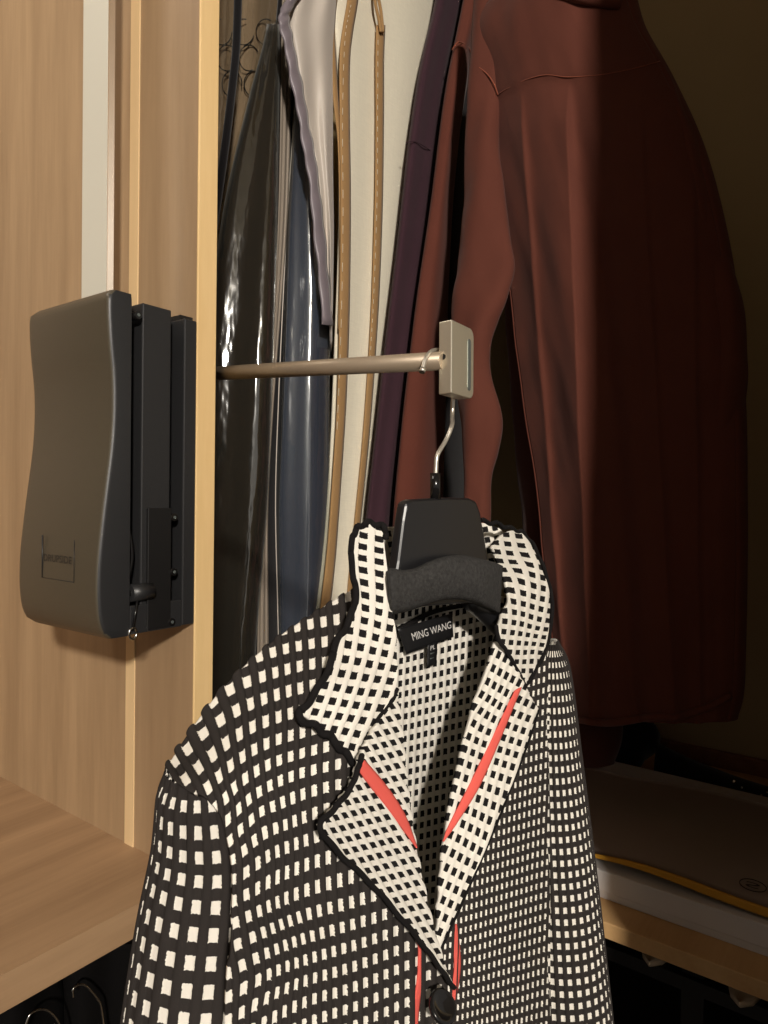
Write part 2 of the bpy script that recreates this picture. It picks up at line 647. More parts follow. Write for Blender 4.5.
# cover: profile of protrusion against height, pushed along Y, with rounded far corner
prof_t = np.array([0, 0.02, 0.06, 0.13, 0.22, 0.32, 0.42, 0.55, 0.65, 0.75, 0.85, 0.93, 1.0])
prof_x = np.array([0.3055, 0.3045, 0.3010, 0.2992, 0.2996, 0.3022, 0.3055, 0.3100, 0.3117, 0.3113, 0.3085, 0.3070, 0.3068])
zs = np.linspace(0, 1, 60)
tt = catmull(np.stack([prof_t, prof_x], -1), 200)
px_of = np.interp(zs, tt[:, 0], tt[:, 1])
Y_NEAR, Y_FAR = 0.497, 0.632
V, F = [], []
nring = None
for zi, (tz, xf) in enumerate(zip(zs, px_of)):
    z = LZ0 + (LZ1 - LZ0) * tz
    end = min(tz, 1 - tz)
    r = 0.016
    shrink = 0.0
    if end < 0.03:
        shrink = 0.005 * (1 - math.sqrt(max(0, 1 - (1 - end / 0.03) ** 2)))
    ring = []
    xb = 0.3277                                     # back of the cover
    rn = 0.0042
    for a in np.linspace(0, math.pi / 2, 5):        # near front corner
        ring.append((xf + shrink + rn - rn * math.sin(a), Y_NEAR + shrink * 0.2 + rn - rn * math.cos(a)))
    for a in np.linspace(0, math.pi / 2, 8):        # far front corner, softer
        ring.append((xf + shrink + r - r * math.cos(a), Y_FAR - shrink - r + r * math.sin(a)))
    ring.append((xb, Y_FAR - shrink))
    ring.append((xb, Y_NEAR + shrink * 0.2))
    nring = len(ring)
    V += [(x, y, z) for x, y in ring]
nz = len(zs)
for i in range(nz - 1):
    for j in range(nring):
        F.append((i * nring + j, i * nring + (j + 1) % nring, (i + 1) * nring + (j + 1) % nring, (i + 1) * nring + j))
F.append(tuple(range(nring))[::-1])
F.append(tuple((nz - 1) * nring + j for j in range(nring)))
me = mesh_from(V, F)
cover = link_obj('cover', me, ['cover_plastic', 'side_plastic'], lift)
bm = bmesh.new()
bm.from_mesh(me)
bmesh.ops.recalc_face_normals(bm, faces=bm.faces)
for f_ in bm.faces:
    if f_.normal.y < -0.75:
        f_.material_index = 1            # same plastic as the face; its shaded side is put into the colour
for e in bm.edges:
    if len(e.link_faces) == 2 and e.calc_face_angle(0) > 0.9:
        e.smooth = False
bm.to_mesh(me)
bm.free()
# embossed name plate on the cover: a shallow frame line and faint lettering
lx = 0.2990
for a, b, wl in (((lx, 0.580, H - 0.034), (lx, 0.580, H - 0.070), 0.0006), ((lx, 0.580, H - 0.070), (lx, 0.530, H - 0.070), 0.0003), ((lx, 0.530, H - 0.070), (lx, 0.530, H - 0.036), 0.0003)):
    tube('name_plate_line', [a, b], wl, 'side_plastic', cover, 6)
lettering('name_plate_lettering', 'DRUPSIDE', lambda u, v: Vector((0.2986, 0.577 - 0.044 * u, H - 0.0555 + 0.006 * v)), 'side_plastic', cover)
z0, z1 = LZ0, LZ1 - 0.0035
box('back_plate', (0.381, 0.505, z0), (DX0, 0.640, z1), 'black', lift)
box('slot_back', (0.3277, 0.520, z0 + 0.002), (0.381, 0.635, z1 - 0.002), 'black', lift)
box('guide_rail', (0.3397, 0.500, z0 + 0.002), (0.3680, 0.521, z1), 'side_plastic', lift, bevel=0.0012)
box('outer_rail', (0.3804, 0.4985, z0 + 0.001), (DX0 - 0.0002, 0.521, z1 - 0.004), 'side_plastic', lift, bevel=0.0012)
box('cover_plate', (0.3450, 0.4975, z0 + 0.002), (0.3680, 0.5005, z0 + 0.104), 'black', lift, bevel=0.0006)
box('foot_plate', (0.3290, 0.4985, z0 + 0.0005), (0.3800, 0.503, z0 + 0.024), 'side_plastic', lift, bevel=0.0008)
for (bx, bz) in ((0.3337, z1 - 0.012), (0.3705, z0 + 0.096), (0.3707, z0 + 0.049), (0.3690, z0 + 0.006)):
    s = cyl('bolt', (bx, 0.516 if bz > z0 + 0.2 else 0.506, bz), (bx, 0.4965, bz), 0.0032, 'black_gloss', lift, 16)
    cyl('socket', (bx, 0.4966, bz), (bx, 0.4962, bz), 0.0014, 'groove', s, 8)
cyl('roller', (0.3290, 0.4990, z0 + 0.0345), (0.3490, 0.4990, z0 + 0.0345), 0.0072, 'side_plastic', lift, 20)
cyl('roller_pin', (0.3285, 0.4985, z0 + 0.0345), (0.3510, 0.4985, z0 + 0.0345), 0.0025, 'black_gloss', lift, 10)
tube('cable', [(0.3292, 0.506, z0 + 0.100), (0.3315, 0.5035, z0 + 0.082), (0.3330, 0.502, z0 + 0.064), (0.3305, 0.503, z0 + 0.046)], 0.0016, 'black_gloss', lift, 8, 24)
cyl('hook_stem', (0.3350, 0.497, z0 + 0.028), (0.3310, 0.497, z0 + 0.004), 0.0012, 'black_gloss', lift, 8)
hk = [(0.3310 + 0.0035 * math.cos(a), 0.4970, z0 + 0.0015 + 0.0045 * math.sin(a)) for a in np.linspace(0.4, 2 * math.pi, 20)]
tube('hook_eye', hk, 0.0011, 'steel', lift, 8)
bar = box('lift_bar', (0.3550, 0.5775, LZ1 - 0.012), (0.3605, 0.6200, CEIL - 0.02), 'bar_face', lift, bevel=0.0008)
box('chrome_edge', (0.3548, 0.5765, LZ1 - 0.012), (0.3610, 0.5776, CEIL - 0.02), 'chrome', bar)

# ================================================================== valet rod on the inner face of the divider
Ya, Yb = 0.545, 0.252
pa, pb = PY(216, 373.5, Ya - 0.03), PY(440, 361.0, Yb)
dirn = (pb - pa).normalized()
pa2 = pa - dirn * 0.03
rod = thing('valet_rod', 'satin metal pull-out valet rod with square end block', 'valet rod', (DX1, Ya, pa.z))
cyl('tube', pa2, pb + dirn * 0.004, 0.0064, 'alu_satin', rod, 28)
bc = PY(216, 373.5, Ya - 0.03)
box('bracket', (DX1, Ya - 0.034, bc.z - 0.029), (DX1 + 0.0145, Ya + 0.14, bc.z + 0.029), 'black', rod, bevel=0.004, seg=3)
# end block: plate across the rod
side = Vector((0.995, 0.05, 0.0)).normalized()
fwd = Vector((-0.05, -1.0, 0.02)).normalized()
upv = Vector((0.012, 0.02, 1)).normalized()
c0 = PY(440, 322, Yb)
c1 = PY(440, 395, Yb)
hh = (c0.z - c1.z)
base = PY(439, 322, Yb)
bw, bt = 0.0335, 0.0105


def plate_pt(a, b, c):                     # a across, b down, c forward
    return base + side * a - upv * b + fwd * c


rr = 0.006
outl = [(0, 0), (bw - rr, 0.0)] + [(bw - rr + rr * math.sin(t), rr - rr * math.cos(t)) for t in np.linspace(0.2, math.pi / 2, 6)] + \
       [(bw - rr + rr * math.cos(t), hh - rr + rr * math.sin(t)) for t in np.linspace(0, math.pi / 2, 6)] + [(0, hh)]
blk = prism('end_block', [plate_pt(a, b, 0) for a, b in outl], fwd * bt, 'alu', rod, bevel=0.0007)
gx0, gx1 = bw * 0.70, bw * 0.84
gr = [(gx0 + (gx1 - gx0) / 2 + (gx1 - gx0) / 2 * math.cos(t), 0.0105 + (gx1 - gx0) / 2 * math.sin(t)) for t in np.linspace(math.pi, 2 * math.pi, 9)] + \
     [(gx0 + (gx1 - gx0) / 2 + (gx1 - gx0) / 2 * math.cos(t), hh - 0.0075 + (gx1 - gx0) / 2 * math.sin(t)) for t in np.linspace(0, math.pi, 9)]
prism('grip_groove', [plate_pt(a, b, bt - 0.0004) for a, b in gr], fwd * 0.0009, 'groove', blk)
sc = plate_pt(-0.0003, hh * 0.49, bt * 0.35)
cyl('set_screw_hole', sc, sc + side * 0.001, 0.0020, 'black', blk, 14)

# ================================================================== hanger
HY = 0.250
HDIR = Vector((math.cos(math.radians(5.5)), -math.sin(math.radians(5.5)), 0))
HN = Vector((-HDIR.y * -1, 0, 0))
HN = Vector((-math.sin(math.radians(5.5)), -math.cos(math.radians(5.5)), 0))   # towards the jacket front
HC = PY(436, 480, HY)


def PH(px, py, off=0.0):
    """photograph pixel -> point on the hanger's own plane"""
    d = ray(px, py)
    o = HC + HN * off
    t = (o - CAM).dot(HN) / d.dot(HN)
    return CAM + d * t


hanger = thing('coat_hanger', 'black plastic coat hanger with foam grip, hooked on the valet rod', 'hanger', HC)
# neck plate with bevelled rim
outline = [(396, 502), (402, 499.5), (436, 497.5), (460, 498), (467, 501), (471, 512), (476, 540), (481, 575), (485, 600), (380, 608), (383, 590), (388, 560), (393, 520)]
prism('neck_plate', [PH(x, y, -0.005) for x, y in outline], HN * 0.009, 'hanger', hanger, bevel=0.0028, seg=3)
# arms inside the shoulders, sloping down
for s in (-1, 1):
    pts = []
    for k in np.linspace(0, 1, 9):
        a = 0.058 + 0.100 * k
        pts.append(HC + HDIR * (s * a) + HN * (-0.012 - 0.004 * k) + Vector((0, 0, -0.090 - 0.052 * k ** 1.1)))
    tube('arm', pts, [0.006, 0.010, 0.008], 'hanger', hanger, 14, 18)
# foam grip: rounded band across the neck
top = [(386, 571), (392, 568), (402, 570), (415, 568), (430, 561), (446, 556), (462, 555), (478, 558), (494, 562), (503, 566)]
bot = [(389, 617), (396, 614), (406, 612), (418, 608), (432, 603), (446, 600), (462, 600), (478, 604), (490, 609), (500, 613)]
T = catmull(top, 48)
B = catmull(bot, 48)
G = []
for k, (w_, bulge) in enumerate([(0.0, 0.000), (0.0, 0.006), (0.03, 0.011), (0.12, 0.0145), (0.5, 0.016), (0.88, 0.0145), (0.97, 0.011), (1.0, 0.006), (1.0, 0.0)]):
    G.append([tuple(PH(T[i][0] * (1 - w_) + B[i][0] * w_, T[i][1] * (1 - w_) + B[i][1] * w_,
                       bulge * (1 - 0.55 * max(0, abs(i / 47 - 0.45) * 2 - 0.75) * 4))) for i in range(48)])
G = np.array(G)
back = G[::-1].copy() - np.array(HN) * 0.022
loop = np.concatenate([G, back[:1] * 0 + back[:1], back[-1:]])
nr, nc = loop.shape[:2]
V = loop.reshape(-1, 3)
F = [(i * nc + j, i * nc + j + 1, ((i + 1) % nr) * nc + j + 1, ((i + 1) % nr) * nc + j) for i in range(nr) for j in range(nc - 1)]
F += [tuple(i * nc for i in range(nr)), tuple(i * nc + nc - 1 for i in range(nr))[::-1]]
me = mesh_from(V, F)
bm = bmesh.new()
bm.from_mesh(me)
bmesh.ops.recalc_face_normals(bm, faces=bm.faces)
bm.to_mesh(me)
bm.free()
link_obj('foam_grip', me, 'foam', hanger)
cyl('collar', PH(435.5, 499), PH(435.5, 473), 0.0036, 'black_gloss', hanger, 20)
# hook: stem up behind the block, over the rod, tip in front
rodc = pb - dirn * 0.006
rx = rodc
hx = HDIR
R = 0.0175
ctr = rx + hx * 0.0065 + Vector((0, 0, 0.0064 + 0.0022 - R))
hp = [PH(435.5, 480), PH(436, 468), PH(437.5, 455), PH(446, 440), PH(452, 425)]
hp = [p for p in hp]
stem_top = ctr + hx * R
hp += [Vector((stem_top.x - 0.001, stem_top.y, stem_top.z - 0.026)), Vector((stem_top.x, stem_top.y, stem_top.z - 0.010))]
for a in np.linspace(0, math.radians(158), 14):
    hp.append(ctr + hx * (R * math.cos(a)) + Vector((0, 0, R * math.sin(a))))
hp.append(hp[-1] + Vector((-0.0020, 0, -0.0052)))
tube('hook', hp, 0.0016, 'hook_steel', hanger, 10, 110)
tip = hp[-1]
cyl('hook_tip', tip + Vector((0.0005, 0, 0.001)), tip + Vector((-0.0008, 0, -0.0018)), 0.0022, 'hook_steel', hanger, 12)

# ================================================================== jacket
jacket = thing('knit_jacket', 'black and white check ribbed knit jacket with coral piping on the black hanger', 'jacket', HC + Vector((0, 0, -0.62)))
OUT = ['knit_out', 'knit_in']
INN = ['knit_in', 'knit_out']

# depth (plane Y) of each panel as a smooth function of where it stands
dep_front_l = tps([(168, 765, .287), (222, 686, .288), (268, 642, .287), (320, 606, .286), (352, 586, .285), (400, 560, .284),
                   (178, 782, .268), (208, 752, .266), (240, 719, .265), (283, 684, .263), (330, 650, .261), (380, 625, .258),
                   (215, 805, .245), (260, 770, .240), (300, 748, .236), (345, 725, .234), (400, 700, .234),
                   (225, 870, .232), (280, 860, .226), (320, 850, .222), (365, 840, .220), (420, 830, .222),
                   (225, 960, .230), (290, 950, .222), (330, 945, .218), (375, 935, .216), (430, 930, .217),
                   (222, 1110, .228), (295, 1110, .218), (335, 1110, .214), (375, 1110, .212), (450, 1100, .212)], 1e-4)


def crop_a(pts):      # helper: lattice anchors noted as (x, y, column, row)
    return tps(pts, 1e-3)


uv_front_l = crop_a([
    (299.4, 666.2, 0, 0), (262.5, 676.6, -3, 0), (230, 689.5, -5, 0), (213.1, 701, -6, 0), (197.6, 718.3, -7, 0),
    (299.9, 688.4, 0, 1), (264, 699, -3, 1), (236.8, 710.5, -5, 1), (220.9, 719.8, -6, 1), (203.6, 732.6, -7, 1), (187.7, 749.2, -8, 1),
    (278.4, 717.2, -2, 2), (252.5, 727.1, -4, 2), (239.7, 734.2, -5, 2), (226.4, 743.7, -6, 2), (213.1, 754.8, -7, 2),
    (301.4, 749.7, 0, 3.8), (254.2, 749.7, -4, 3), (230.7, 765.5, -6, 3),
    (245.1, 778.8, -5, 4), (234, 788.5, -6, 4), (225.9, 798.2, -7, 4),
    (250.9, 820.4, -5, 6), (239.8, 830.1, -6, 6), (229.8, 841.2, -7, 6),
    (257, 863.4, -5, 8), (245.4, 873.1, -6, 8), (232, 880, -7, 8),
    (252.3, 937.5, -6, 11), (236.8, 944.7, -7, 11),
    (257.6, 980, -6, 13), (242.6, 988.8, -7, 13),
    (267, 900, -4, 9.7), (285, 900, -2, 10.05), (306, 900, 0, 10.4), (328, 900, 2, 10.65), (350, 900, 4, 10.9), (394, 900, 8, 11.5),
    (284, 1000, -3, 14.5), (313, 1000, 0, 15.05), (354, 1000, 4, 15.65), (395, 1000, 8, 16.6),
    (262, 820, -4, 6.45), (274, 820, -3, 6.6), (303, 820, 0, 7.1), (350, 820, 4, 7.8),
    (301, 775, 0, 5.1), (349, 770, 4, 5.4), (350, 640, 4, -0.9), (350, 690, 4, 1.57),
    (285, 1100, -3, 18.9), (395, 1100, 8, 22)])

top = [(166, 768), (190, 731), (222, 689), (268, 645), (320, 609), (356, 588), (392, 575)]
bottom = [(224, 1130), (260, 1130), (300, 1130), (340, 1130), (380, 1128), (415, 1125), (452, 1120)]
left = [(166, 768), (180, 786), (214, 806), (230, 850), (233, 900), (226, 1000), (224, 1130)]
right = [(392, 575), (392, 620), (392, 690), (400, 780), (413, 860), (432, 930), (446, 985), (452, 1050), (452, 1130)]
fl = patch('front_panel', (top, bottom, left, right), dep_front_l, uv_front_l, OUT, jacket, 560, 150, rib=0.0022, thick=0.002)
fl['label'] = 'black front panel with white knit squares, nearest the divider'

# ---- sleeves as real tubes of ribbed knit
Zs = H
# left sleeve hangs from the near shoulder tip
lt = PY(192, 772, .285)
sl_path = [PY(208, 764, .287), PY(212, 790, .288), PY(216, 850, .290), PY(210, 930, .292), PY(201, 1030, .293), PY(192, 1150, .293)]
# (the visible side of a tube: build normals outward)


def tube_sleeve(name, path, radii, flat, axis_dir, cols, pitch, shift, phase=0.0, n=150, tilt=0.0, label=None):
    P = catmull(np.array([tuple(p) for p in path]), n)
    seg = cols * 14
    RR = catmull(np.array(radii)[:, None], n)[:, 0] if len(radii) > 2 else np.interp(np.linspace(0, 1, n), [0, 1], radii)
    T_ = np.gradient(P, axis=0)
    T_ /= np.linalg.norm(T_, axis=1)[:, None]
    ad = np.array(axis_dir, float)
    arc = np.concatenate([[0], np.cumsum(np.linalg.norm(np.diff(P, axis=0), axis=1))])
    V, UVv = [], []
    ang = np.linspace(0, 2 * math.pi, seg + 1)
    for i in range(n):
        e1 = ad - T_[i] * np.dot(ad, T_[i])
        e1 /= np.linalg.norm(e1)
        e2 = np.cross(T_[i], e1)
        u = cols * ang / (2 * math.pi) + phase
        h = 0.0018 * ridge(u)
        r1 = RR[i] + h
        pt = P[i] + np.outer(r1 * np.cos(ang), e1) + np.outer(r1 * flat * np.sin(ang), e2)
        V.append(pt)
        UVv.append(np.stack([u, (arc[i] + tilt * np.cos(ang)) / pitch + shift], -1))
    V = np.array(V)
    UVv = np.array(UVv)
    m_ = seg + 1
    idx = np.arange(n * m_).reshape(n, m_)
    F = np.stack([idx[:-1, :-1], idx[:-1, 1:], idx[1:, 1:], idx[1:, :-1]], -1).reshape(-1, 4)
    pts = V.reshape(-1, 3)
    f0_ = F[(n // 2) * seg]
    fn = np.cross(pts[f0_[1]] - pts[f0_[0]], pts[f0_[2]] - pts[f0_[0]])
    if np.dot(fn, pts[f0_[0]] - P[n // 2]) < 0:
        F = F[:, ::-1]
    me = mesh_from(pts, F.tolist())
    ob = link_obj(name, me, 'knit_out', jacket)
    l = me.uv_layers.new(name='knit')
    li = np.empty(len(me.loops), dtype=np.int32)
    me.loops.foreach_get('vertex_index', li)
    l.data.foreach_set('uv', UVv.reshape(-1, 2)[li].astype(np.float32).ravel())
    return ob


sl_l = tube_sleeve('sleeve', sl_path, [.021, .0275, .033, .038, .041, .044], 0.78, (r0.x, r0.y, 0), 23, 0.0138, 0.2, n=170)
sl_l['label'] = 'sleeve on the divider side, larger squares'
sr_path = [PY(552, 640, .240), PY(551, 670, .243), PY(553, 760, .242), PY(558, 860, .238), PY(564, 960, .232), PY(570, 1060, .226), PY(575, 1180, .220)]
sl_r = tube_sleeve('sleeve', sr_path, [.004, .016, .025, .032, .037, .041, .044], 0.72, (r0.x, r0.y, 0), 31, 0.0103, 0.0, n=200)

# ---- far front panel
dep_front_r = tps([(520, 620, .248), (560, 640, .246), (480, 700, .238), (540, 720, .236), (556, 690, .240), (440, 850, .226), (500, 850, .224), (548, 850, .234),
                   (425, 960, .222), (500, 960, .216), (548, 960, .228), (430, 1120, .216), (500, 1120, .208), (548, 1120, .222)], 1e-3)
uv_front_r = lattice((360 + 465 / 3.84, 840 + 160 / 3.84), (5.0, -1.5), (-0.4, 10.9))
top = [(505, 620), (530, 632), (556, 648), (560, 650)]
bottom = [(430, 1130), (470, 1130), (510, 1130), (549, 1130)]
left = [(505, 620), (492, 700), (468, 780), (448, 860), (440, 930), (436, 985), (432, 1050), (430, 1130)]
right = [(560, 650), (550, 680), (547, 730), (547, 800), (548, 900), (548, 1000), (549, 1130)]
fr = patch('front_panel', (top, bottom, left, right), dep_front_r, uv_front_r, OUT, jacket, 400, 150, rib=0.0017, thick=0.002)
# its side turns back around the body
q = np.stack([np.stack([np.full(90, 0.0), np.zeros(90)], -1)] * 2)
edge = np.array([tuple(PY(*p, float(dep_front_r(np.array(p))[0]))) for p in catmull(right, 90)])
cols_ = []
for k in np.linspace(0, 1, 40):
    off = np.array([0.035 * math.sin(k * math.pi / 2), 0.062 * (1 - math.cos(k * math.pi / 2)) + 0.03 * k, 0])
    cols_.append(edge + off)
Wd = np.stack(cols_, 1)
uvd = np.stack([np.tile(np.linspace(0, 9, 40)[None], (90, 1)), np.tile((np.arange(90) * 0.45)[:, None], (1, 40))], -1)
sheet('side_panel', Wd, OUT, jacket, uvd, 0.0, 0.002)

# ---- back panel: its reverse side shows as the lining through the neck
dep_back = tps([(380, 640, .283), (440, 600, .290), (500, 600, .282), (560, 640, .262), (380, 800, .282), (440, 800, .292), (500, 800, .288), (560, 800, .272),
                (380, 1000, .280), (440, 1000, .290), (560, 1000, .276)], 1e-3)
uv_lin = lattice((280 + 452 / 3.84, 680 + 190 / 3.84), (6.9, -1.75), (-0.45, 11.4))
top = [(330, 640), (385, 616), (405, 610), (430, 600), (460, 595), (490, 594), (515, 604), (538, 640)]
bottom = [(330, 1130), (400, 1130), (470, 1130), (545, 1130)]
left = [(330, 640), (330, 1130)]
right = [(538, 640), (545, 1130)]
bp_ = patch('back_panel', (top, bottom, left, right), dep_back, uv_lin, INN, jacket, 300, 120, rib=0.0009, thick=0.002)
bp_['label'] = 'white lining side with small black knit squares'
rim = catmull([(392, 630), (405, 624), (430, 611), (460, 604), (490, 602), (512, 605)], 40)
tube('neck_binding', [PY(x, y + 2, float(dep_back(np.array((x, y)))[0]) - 0.003) for x, y in rim], 0.0020, 'knit_black', jacket, 8)
# back shoulders close the body behind the hanger
sh_pts = []
for py_ in np.linspace(0, 1, 12):
    row = []
    for k in np.linspace(0, 1, 40):
        p = HC + HDIR * (-0.150 + 0.33 * k) - HN * (0.058 + 0.012 * math.sin(math.pi * k) * py_)
        drop = 0.100 + 0.050 * abs(2 * k - 1) ** 1.2
        p = p + Vector((0, 0, -drop - 0.45 * py_))
        row.append(tuple(p))
    sh_pts.append(row)
sheet('back_yoke', np.array(sh_pts), ['knit_out', 'knit_in'], jacket,
      np.stack(np.meshgrid(np.linspace(0, 40, 40), np.linspace(0, 40, 12)), -1), 0, 0.002, toward=HC + Vector((0, 2, 0)))

# ---- collar
dep_col_l = tps([(370, 525, .262), (385, 560, .252), (352, 560, .262), (357, 600, .256), (390, 630, .240), (340, 645, .247), (300, 715, .238),
                 (362, 760, .224), (398, 680, .230), (350, 700, .230)], 1e-3)
uv_col_l = tps([(280 + 379 / 3.84, 500 + 237 / 3.84, 0, 0), (280 + 314 / 3.84, 500 + 223 / 3.84, -1, 0), (280 + 381 / 3.84, 500 + 331 / 3.84, 0, 2),
                (280 + 321 / 3.84, 500 + 317 / 3.84, -1, 2), (280 + 378 / 3.84, 500 + 430 / 3.84, 0, 4), (280 + 327 / 3.84, 500 + 415 / 3.84, -1, 4),
                (280 + 365 / 3.84, 500 + 528 / 3.84, 0, 6), (280 + 316 / 3.84, 500 + 512 / 3.84, -1, 6), (280 + 410 / 3.84, 500 + 540 / 3.84, 1, 6),
                (280 + 341 / 3.84, 500 + 630 / 3.84, 0, 8), (280 + 296 / 3.84, 500 + 620 / 3.84, -1, 8), (280 + 250 / 3.84, 500 + 612 / 3.84, -2, 8),
                (280 + 308 / 3.84, 680 + 45 / 3.84, 0, 10), (280 + 352 / 3.84, 680 + 50 / 3.84, 1, 10), (280 + 403 / 3.84, 680 + 54 / 3.84, 2, 10),
                (280 + 269 / 3.84, 680 + 147 / 3.84, 0, 12), (280 + 314 / 3.84, 680 + 155 / 3.84, 1, 12), (280 + 180 / 3.84, 680 + 132 / 3.84, -2, 12),
                (280 + 265 / 3.84, 680 + 200 / 3.84, 0.4, 13), (280 + 310 / 3.84, 680 + 210 / 3.84, 1.4, 13), (280 + 379 / 3.84, 500 + 150 / 3.84, 0, -2)], 1e-3)
top = [(355, 534), (360, 527), (371, 524), (382, 527)]
bottom = [(300, 714), (316, 724), (330, 734), (345, 750), (358, 764)]
left = [(355, 534), (352, 550), (354, 575), (357, 598), (348, 625), (336, 645), (331, 665), (315, 695), (300, 714)]
right = [(382, 527), (384, 548), (388, 580), (392, 610), (396, 640), (397, 672), (393, 695), (381, 715), (368, 735), (358, 764)]
cl = patch('collar', (top, bottom, left, right), dep_col_l, uv_col_l, INN, jacket, 110, 130, rib=0.0010, thick=0.003, wob=0.0)
cl['label'] = 'collar leaf on the divider side, white with black squares'


def edging(curve, depth, rad=0.0021, wob=0.0011, n=90, toward=0.001, mat='knit_black'):
    c = catmull(curve, n)
    pts = []
    for i, (x, y) in enumerate(c):
        p = PY(x, y, float(depth(np.array((x, y)))[0]))
        p = p + (CAM - p).normalized() * (toward + wob * math.sin(i * 0.9)) + Vector((0, 0, wob * math.sin(i * 0.63 + 1)))
        pts.append(p)
    return tube('edging', pts, rad, mat, jacket, 8)


edging([(386, 540), (384, 528), (371, 523), (360, 526), (354, 534), (351, 550), (353, 575), (356, 598), (347, 625), (335, 645), (330, 665), (314, 695), (299, 715), (316, 727), (330, 737), (345, 753), (357, 766)], dep_col_l, 0.0020, n=150)
edging([(397, 690), (391, 702), (381, 716), (369, 735), (359, 764)], dep_col_l, 0.0014, 0.0004, 40)

# inside of the far collar, and back of the collar behind the hanger
top = [(360, 527), (385, 527), (420, 526), (460, 524), (482, 523), (498, 528), (508, 538)]
bottom = [(372, 612), (400, 606), (440, 596), (470, 590), (490, 586), (503, 590), (508, 596)]
dep_cb = tps([(360, 527, .275), (420, 526, .290), (482, 523, .285), (514, 535, .268), (372, 612, .268), (440, 596, .292), (512, 596, .272)], 1e-3)
patch('collar_stand', (top, bottom, [(360, 527), (372, 612)], [(508, 538), (508, 596)]), dep_cb,
      lattice((487, 540), (9.5, -1.5), (2.0, 10.5)), INN, jacket, 130, 50, rib=0.0010, thick=0.002)
dep_col_r = tps([(500, 540, .256), (512, 530, .264), (540, 570, .252), (550, 610, .245), (504, 580, .252), (497, 630, .234), (525, 685, .226), (545, 650, .238)], 1e-3)
uv_col_r = tps([(420 + 400 / 3.84, 500 + 210 / 3.84, 0, 0), (420 + 420 / 3.84, 500 + 248 / 3.84, 0, 1), (420 + 435 / 3.84, 500 + 350 / 3.84, 0, 3.5),
                (420 + 352 / 3.84, 500 + 238 / 3.84, -1, 1), (420 + 372 / 3.84, 500 + 270 / 3.84, -1, 2), (420 + 392 / 3.84, 500 + 340 / 3.84, -1, 3.6),
                (420 + 470 / 3.84, 500 + 310 / 3.84, 1, 2.3), (420 + 430 / 3.84, 500 + 393 / 3.84, 0, 4.6), (420 + 420 / 3.84, 500 + 470 / 3.84, 0, 6.6),
                (420 + 390 / 3.84, 500 + 460 / 3.84, -1, 6.6), (420 + 360 / 3.84, 500 + 455 / 3.84, -2, 6.6), (420 + 455 / 3.84, 500 + 480 / 3.84, 1.1, 6.6),
                (420 + 400 / 3.84, 500 + 600 / 3.84, 0, 10.4), (420 + 430 / 3.84, 500 + 590 / 3.84, 1.1, 10.2), (420 + 330 / 3.84, 500 + 530 / 3.84, -2.6, 8.6)], 1e-3)
top = [(492, 548), (500, 536), (510, 531), (521, 533)]
bottom = [(497, 628), (505, 646), (515, 664), (525, 684)]
left = [(492, 548), (499, 562), (506, 580), (509, 598), (503, 612), (497, 628)]
right = [(521, 533), (534, 550), (544, 575), (550, 600), (549, 622), (545, 645), (537, 664), (525, 684)]
cr = patch('collar', (top, bottom, left, right), dep_col_r, uv_col_r, INN, jacket, 110, 130, rib=0.0010, thick=0.003)
edging([(482, 521), (497, 524), (512, 529), (524, 534), (536, 550), (546, 575), (552, 600), (551, 622), (547, 645), (539, 664), (526, 685)], dep_col_r, 0.0019, n=110)
edging([(496, 626), (499, 640), (507, 652), (516, 668), (526, 687)], dep_col_r, 0.0016, 0.0004, 50)

# ---- lapels
dep_lap_l = tps([(395, 690, .228), (362, 760, .217), (322, 826, .213), (415, 840, .214), (370, 880, .213), (420, 940, .209), (452, 985, .207), (437, 930, .210)], 1e-3)
uv_lap_l = lattice((280 + 262 / 3.84, 680 + 610 / 3.84), (8.9, -2.2), (6.4, 10.6))
top = [(362, 752), (372, 732), (385, 712), (397, 690)]
bottom = [(321, 826), (340, 851), (372, 882), (400, 914), (425, 945), (442, 968), (453, 986)]
left = [(362, 752), (358, 768), (351, 786), (336, 806), (321, 826)]
right = [(397, 690), (402, 730), (408, 790), (416, 846), (425, 890), (437, 940), (453, 986)]
ll = patch('lapel', (top, bottom, left, right), dep_lap_l, uv_lap_l, INN, jacket, 150, 110, rib=0.0010, thick=0.003)
ll['label'] = 'lapel on the divider side with pointed corner'
edging([(362, 756), (358, 769), (351, 787), (336, 807), (320, 827), (340, 854), (372, 885), (400, 917), (425, 948), (442, 971), (454, 988)], dep_lap_l, 0.0015, 0.0005, 110)
dep_lap_r = tps([(500, 640, .236), (525, 688, .224), (538, 708, .222), (470, 720, .234), (445, 830, .226), (500, 800, .215), (440, 945, .2125), (470, 880, .2125)], 1e-3)
uv_lap_r = tps([(420 + 260 / 3.84, 680 + 70 / 3.84, 0, 0), (420 + 328 / 3.84, 680 + 112 / 3.84, 3, 0), (420 + 204 / 3.84, 680 + 165 / 3.84, 0, 2),
                (420 + 145 / 3.84, 680 + 608 / 3.84, 2, 10), (420 + 228 / 3.84, 680 + 655 / 3.84, 5, 10), (420 + 100 / 3.84, 680 + 720 / 3.84, 2, 12),
                (420 + 232 / 3.84, 680 + 185 / 3.84, 1, 2), (420 + 360 / 3.84, 680 + 330 / 3.84, 6.2, 3.9)], 1e-3)
top = [(498, 634), (507, 652), (516, 668), (524, 684), (531, 698), (538, 709)]
bottom = [(437, 935), (438, 942), (440, 948)]
left = [(498, 634), (487, 668), (472, 712), (458, 770), (447, 822), (441, 870), (437, 935)]
right = [(538, 709), (528, 740), (512, 782), (492, 832), (470, 882), (454, 918), (440, 948)]
lr = patch('lapel', (top, bottom, left, right), dep_lap_r, uv_lap_r, INN, jacket, 110, 160, rib=0.0010, thick=0.003)
